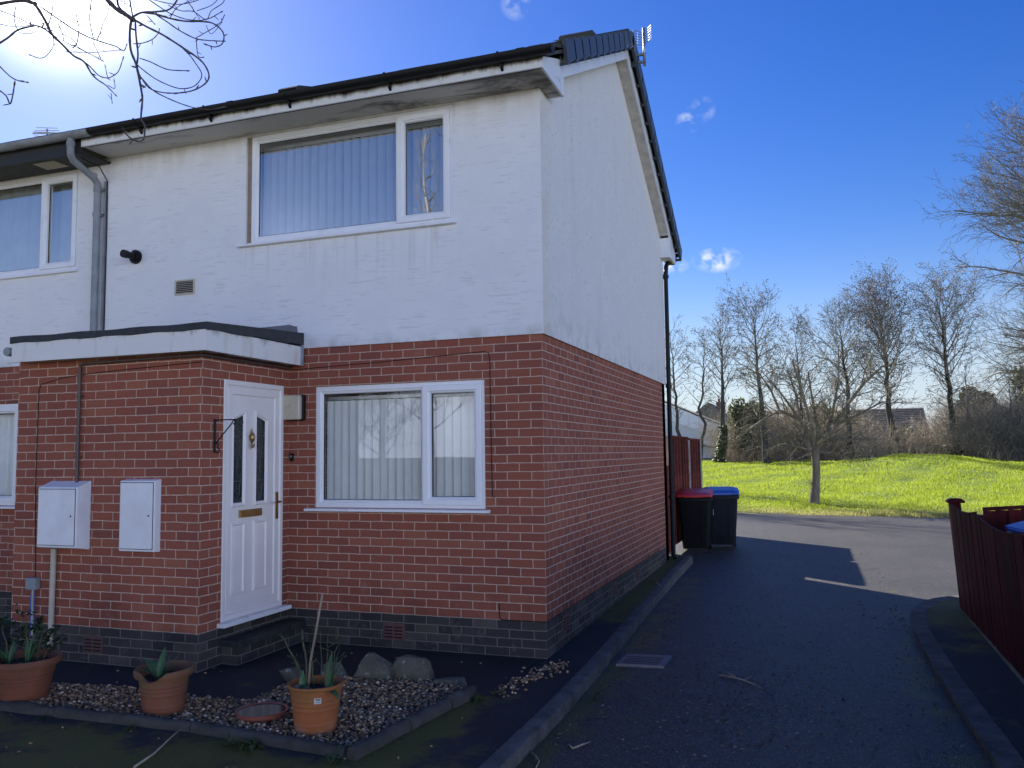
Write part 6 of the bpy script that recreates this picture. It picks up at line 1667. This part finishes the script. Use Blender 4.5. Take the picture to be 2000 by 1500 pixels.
for L in BR:
    P0 = [Vector(q[:3]) for q in L]; Rr = [q[3] for q in L]; P_, Q_ = [], []
    for i in range(len(P0) - 1):                     # smooth the drooping curves
        p0, p1, p2, p3 = P0[max(0, i-1)], P0[i], P0[i+1], P0[min(len(P0)-1, i+2)]
        for s in range(4):
            u = s / 4
            P_.append(.5 * ((2*p1) + (p2-p0)*u + (2*p0-5*p1+4*p2-p3)*u*u + (3*p1-p0-3*p2+p3)*u**3)); Q_.append(Rr[i] + (Rr[i+1]-Rr[i])*u)
    P_.append(P0[-1]); Q_.append(Rr[-1])
    for k in range(2, len(P_) - 1, 4): Q_[k] *= 1.18            # leaf scars
    e = (P_[-1] - P_[-2]).normalized()
    P_ += [P_[-1] + e * .012, P_[-1] + e * .026]; Q_ += [Q_[-1] * 1.7, Q_[-1] * .4]
    b.tube(P_, Q_, 7)
    for k in range(3, len(P_) - 3, 5):               # short side buds
        if r.random() < .5:
            d = Vector((r.gauss(0, 1), r.gauss(0, 1), r.gauss(0, 1))).normalized()
            b.tube([P_[k], P_[k] + d * .016, P_[k] + d * .028], [Q_[k] * .7, Q_[k] * .9, .0008], 5)
b.build('branches', M['ashbark'], t, smooth=True, recalc=False)
T.br = []
for i in range(16):
    f = r.uniform(.5, 1); az = r.uniform(0, 2*PI); z = 3.6 + 4.2 * f
    if .2 < az < 2.6 and z < 6.3: continue
    d = Vector((math.cos(az), math.sin(az), r.uniform(.2, .9))).normalized()
    T.grow(Vector((-2.5, -9.1, z)), d, r.uniform(1.6, 3.0), .05, 0, 2, (2.2, 3, 3), 40, .15, .02, (.35, .6), .2, .006)
T.mesh(T.br, (6, 4, 3)).build('upper_branches', M['ashbark'], t, recalc=False)

# bare trees in the plot behind the camera, mirrored in the windows
for i, (xx, yy, tp, cr, lab) in enumerate(((-9.2, -17, 12, 1.2, 'bare tree across the road behind the viewer'), (-12.5, -20, 8, 1.2, 'taller bare tree on the far verge behind the viewer'), (-6.5, -22, 10, 1.2, 'bare tree in front of the brick house behind the viewer'), (-10.8, -14.5, 6.8, 1.2, 'nearest bare tree on the left behind the viewer'), (-4.2, -16, 8, 1.2, 'bushy bare tree by the added pale slab behind the viewer'))):
    T = Tree(60 + i); r = T.r
    t = thing('roadside_tree', (xx, yy, -.1), lab, 'tree')
    T.mesh([([Vector((xx, yy, -.2)), Vector((xx + .1, yy, 3)), Vector((xx, yy, tp))], [.13, .09, .02], 0)], (10,)).build('trunk', M['bark2'], t, smooth=True)
    for k in range(40):
        f = .2 + .78 * k / 40; az = k * 2.4; el = R(25 + 40 * f)
        T.grow(Vector((xx, yy, tp * f)), Vector((math.cos(az)*math.cos(el), math.sin(az)*math.cos(el), math.sin(el))), (1 - f * .7) * 3.0, .026, 0, 2, (2.6, 3.4, 3), 42, .13, .05, (.35, .6), .15, .010)
    T.mesh(T.br, (5, 3, 3)).build('branches', M['twigs2'], t, recalc=False)
alder(-9.5, 25, 8.6, (.3, 0), 51, 'bare garden tree behind the terrace, casting streaks of shade on the road', .14, .2, 1.3, 40, name='garden_tree', grp='trees in the back gardens')
alder(-6.0, 27.5, 7.4, (-.2, 0), 52, 'smaller bare garden tree hidden behind the end house', .12, .2, 1.3, 36, name='garden_tree', grp='trees in the back gardens')
# plain brick houses across the road, behind the viewer
t = thing('brick_house', (-2, -30, 0), 'brick house across the road behind the viewer', 'house')
b = MB(); b.box(-12, 3, -36, -29, -.3, 2.7); b.build('wall', M['farbrick'], t); b = MB(); b.box(-12.02, 3.02, -36.02, -28.975, 2.7, 5.0); b.build('render_wall', M['render'], t)
b = MB(); b.prism([(-36.4, 4.9), (-28.6, 4.9), (-32.5, 7.2)], 'x', -12.3, 3.3); b.build('roof', M['farroof'], t)
for x0 in (-10.5, -6.5, -2, 1):
    for z0 in (1.0, 3.5):
        b = MB(); b.frame(x0, x0 + 1.4, z0, z0 + 1.2, [(0, -28.974), (0, -28.93), (.08, -28.93), (.08, -28.974)]); w_ = b.build('window', M['upvc'], t)
        b = MB(); b.face([(x0 + .08, -28.96, z0 + .08), (x0 + 1.32, -28.96, z0 + .08), (x0 + 1.32, -28.96, z0 + 1.12), (x0 + .08, -28.96, z0 + 1.12)]); b.build('pane', M['shade'], w_)

# ------------------------------------------------------------------ scrub behind the meadow
r = random.Random(99)
def thicket(name, xs0, xs1, y0, y1, n, h0, h1, mat, label, cat, lvl=1, arch=.5):
    T = Tree(len(name) * 7 + int(xs0 * 3)); q = T.r
    for _ in range(n):
        x, y = q.uniform(xs0, xs1), q.uniform(y0, y1); p = Vector((x, y, hmead(x, y) - .05)); az = q.uniform(0, 2*PI)
        d = Vector((math.cos(az)*.45, math.sin(az)*.45, 1)).normalized()
        T.grow(p, d, q.uniform(h0, h1), q.uniform(.010, .022), 0, lvl, (2.6, 2.4), 50, .22, -.03 * arch, (.3, .6), .25, .0075)
    return tag(T.mesh(T.br, (3, 3, 3)).build(name, M[mat], recalc=False), label, cat, kind='stuff')
thicket('bramble_thicket', -3.3, 4.6, 49.2, 55, 1250, 1.7, 3.7, 'bramble', 'tangled grey brown bramble thicket behind the small meadow tree', 'thicket', 2)
thicket('bramble_thicket', 4.6, 9.6, 50, 55, 420, .6, 1.5, 'bramble', 'low bramble thicket below the tiled roof behind the hump', 'thicket', 2)
thicket('bramble_thicket', 9.6, 14, 49.2, 55, 700, 1.7, 3.9, 'bramble', 'tall bramble thicket right of the tiled bungalow', 'thicket', 2)
thicket('bracken', -4, 4.5, 47.0, 49.6, 650, .45, 1.0, 'bracken', 'rusty dead bracken at the foot of the left trees', 'undergrowth')
thicket('scrub', 10.3, 15.5, 42, 49, 420, 2.0, 4.6, 'twigs2', 'pale twiggy scrub filling the right edge under the big tree', 'scrub', 2, .9)
thicket('scrub', 4.6, 9.2, 46.5, 50, 200, 1.1, 2.5, 'bramble', 'thin twiggy scrub in front of the tiled bungalow', 'scrub', 2, .9)
def bush(name, c, rx, ry, rz, n, mat, label, size=.11, seed=1, wood='barkdark', cat='bush', grp=None):
    q = random.Random(seed); P_ = []
    z0 = hmead(c[0], c[1]); t = thing(name, (c[0], c[1], z0), label, cat, grp)
    lobes = [(q.uniform(-.6, .6), q.uniform(-.6, .6), q.uniform(.25, .95), q.uniform(.18, .5)) for _ in range(16)]
    while len(P_) < n:
        l = q.choice(lobes); v = Vector((q.gauss(0,1), q.gauss(0,1), q.gauss(0,1))).normalized() * l[3] * q.uniform(.55, 1.0) ** .5
        x, y, z = l[0] + v.x, l[1] + v.y, l[2] + v.z * .7
        if z < .0: continue
        P_.append((c[0] + x*rx + q.gauss(0, .12), c[1] + y*ry, z0 + z*rz + q.gauss(0, .15)))
    leafcards(P_, size, q, .05, 2).build('foliage', M[mat], t, recalc=False)
    b = MB()
    for _ in range(14):
        a = q.uniform(0, 2*PI); b.tube([(c[0], c[1], z0 - .1), (c[0] + .3*rx*math.cos(a), c[1] + .3*ry*math.sin(a), z0 + .4*rz), (c[0] + .6*rx*math.cos(a), c[1] + .6*ry*math.sin(a), z0 + .9*rz)], [.05, .03, .01], 5)
    b.build('stem', M[wood], t)
bush('ivy_bush', (-2.2, 50, 0), 1.5, 1.3, 3.3, 3000, 'ivy', 'dark ivy covered bush right of the ivied leaning tree', .13, 3)
bush('evergreen_hedge', (7.6, 51, 0), 1.3, .9, 1.5, 2200, 'darkleaf', 'low dark evergreen hedge in front of the tiled bungalow', .12, 5)
bush('evergreen_bush', (1.8, 56, 0), 2.6, 1.5, 3.3, 3000, 'ivy', 'dark evergreen bush behind the brambles and small meadow tree', .16, 6)
bush('evergreen_bush', (-.2, 57, 0), 1.8, 1.5, 3.0, 2000, 'ivy', 'dark evergreen bush behind the tall straight bare tree', .16, 9)
bush('conifer_bush', (14.9, 50, 0), 1.9, 1.8, 5.2, 5200, 'conifer', 'tall dark conifer mass at the right edge behind the scrub', .17, 7)
bush('conifer_bush', (12.3, 54, 0), 1.9, 1.8, 3.9, 3600, 'conifer', 'lower dark conifer behind the pale saplings', .17, 8)

# ------------------------------------------------------------------ far houses
t = thing('white_gabled_house', (-8.5, 62, 0), 'white clad house with sloping roofline behind the left trees', 'house')
zg = hmead(-8, 60)
b = MB(); b.prism([(-16, zg - .5), (-4.7, zg - .5), (-4.7, 2.6), (-9.1, 5.0), (-16, 8.3)], 'y', 60, 66); b.build('wall', M['whitewall'], t)
b = MB(); b.prism([(-4.45, 3.55), (-9.2, 5.55), (-16, 8.7), (-16, 7.3), (-9.2, 4.4), (-4.45, 2.45)], 'y', 59.75, 59.98); b.build('bargeboard', M['whitepanel'], t)
b = MB()
for i, x in enumerate((-8.75, -7.9, -7.2, -6.4, -5.6)):
    za = 5.55 - (x + 9.2) * .421; b.box(x - .02, x + .02, 59.735, 59.749, za - 1.0, za - .06)
b.build('panel_joint', M['whitewall'], t)
b = MB(); b.prism([(-16, 8.75), (-4.4, 3.62), (-4.4, 3.5), (-16, 8.6)], 'y', 59.7, 66.3); b.build('roof', M['farroof'], t)
b = MB(); b.prism([(-9.6, 2.9), (-4.8, 2.0), (-4.8, 1.85), (-9.6, 2.75)], 'y', 59.5, 59.97); b.build('canopy', M['shade'], t)
t = thing('chimneyed_house', (-6.6, 78, 0), 'distant dark roofed house with a brick chimney above the white house', 'house')
b = MB(); b.box(-10, -4.9, 76, 82, 0, 4.0); b.build('wall', M['farbrick'], t)
b = MB(); b.prism([(-10.4, 4.2), (-7.6, 6.4), (-4.6, 3.9)], 'y', 75.7, 82.3); rf2 = b.build('roof', M['farroof'], t)
b = MB(); b.box(-6.95, -6.15, 77, 77.6, 4.6, 6.45); b.box(-7.0, -6.1, 76.95, 77.65, 6.3, 6.4); b.tube([(-6.72, 77.3, 6.45), (-6.72, 77.3, 6.8)], .12, 10); b.tube([(-6.4, 77.3, 6.45), (-6.4, 77.3, 6.7)], .12, 10); b.build('chimney', M['farbrick'], rf2)
t = thing('tiled_bungalow', (6.5, 66, 0), 'low brick bungalow with a big grey tiled roof behind the meadow hump', 'bungalow')
b = MB(); b.box(1.5, 9.75, 64.5, 71, .5, 2.95); b.build('wall', M['farbrick'], t)
b = MB(); n = 15
for i in range(n):
    f0, f1 = i / n, (i + 1) / n + .01
    ya, yb = 64.0 + 3.6 * f0, 64.0 + 3.6 * f1; za, zb_ = 2.72 + 2.2 * f0, 2.72 + 2.2 * f1
    xl = 10.15
    b.prism([(ya, za + .10), (yb, zb_ + .02), (yb, zb_ - .05), (ya, za - .0)], 'x', 1.2, xl)
b.prism([(67.6, 4.93), (71.4, 2.7), (71.4, 2.6), (67.6, 4.83)], 'x', 1.2, 10.15)
rfb = b.build('roof', M['farroof'], t)
b = MB(); b.prism([(64.5, 2.7), (70.7, 2.7), (67.6, 4.75)], 'x', 9.6, 9.76); b.build('gable', M['farbrick'], t)
b = MB(); b.box(1.3, 10.1, 63.97, 63.995, 2.56, 2.72); b.build('fascia', M['fascia'], t)
for x0 in (6.2, 8.3):
    b = MB(); b.frame(x0, x0 + 1.2, 1.3, 2.35, [(0, 64.498), (0, 64.45), (.07, 64.45), (.07, 64.498)]); w_ = b.build('window', M['upvc'], t)
    b = MB(); b.face([(x0 + .07, 64.48, 1.37), (x0 + 1.13, 64.48, 1.37), (x0 + 1.13, 64.48, 2.28), (x0 + .07, 64.48, 2.28)]); b.build('pane', M['shade'], w_)

# ------------------------------------------------------------------ grass
N_ = 230000
y = 16.9 + (47 - 16.9) * ng.random(N_) ** 1.35
dist = y + 7
x = 2.23 + dist * (ng.random(N_) * .50 - .155)
gx, gy = x, y
edge_ = np.array([17.25 - .21 * (a - 1) * (1 if a > 1 else .3) for a in gx]) + .18 * np.sin(gx * 2.2) + .12 * np.sin(gx * 5.1 + 1)
patch_ = np.sin(gx * 2.9 + 1.3 * np.sin(gy * 1.1)) * np.sin(gy * 2.3 + 1.7 * np.sin(gx * .8)) + .5 * np.sin(gx * 7.1 + gy * 3.3)
keep = (gy > edge_ + ng.uniform(-.12, .22, N_)) & (ng.random(N_) < np.clip(1.0 - .55 * (patch_ - .15), .25, 1))
gx, gy = gx[keep], gy[keep]; n = len(gx)
gz = np.array([hmead(a, c) for a, c in zip(gx, gy)]) - .01
hh = ng.uniform(.03, .085, n) * np.where(ng.random(n) < .06, 1.7, 1.0) * (1 + .45 * np.sin(gx * 1.7 + gy * .6) * np.sin(gy * 1.1 - gx * .5)); ww = ng.uniform(.008, .014, n) * (1 + (gy - 17) * .035)
a = ng.uniform(0, 2*PI, n); ln = ng.uniform(.01, .06, n); la = ng.uniform(0, 2*PI, n)
ca, sa = np.cos(a) * ww, np.sin(a) * ww
V = np.stack([np.stack([gx - ca, gy - sa, gz], 1), np.stack([gx + ca, gy + sa, gz], 1), np.stack([gx + np.cos(la) * ln, gy + np.sin(la) * ln, gz + hh], 1)], 1).reshape(-1, 3)
tinted('grass', V, np.arange(3 * n).reshape(-1, 3), None, M['grass'], 'bright green mown grass of the meadow with a low hump', 'grass')
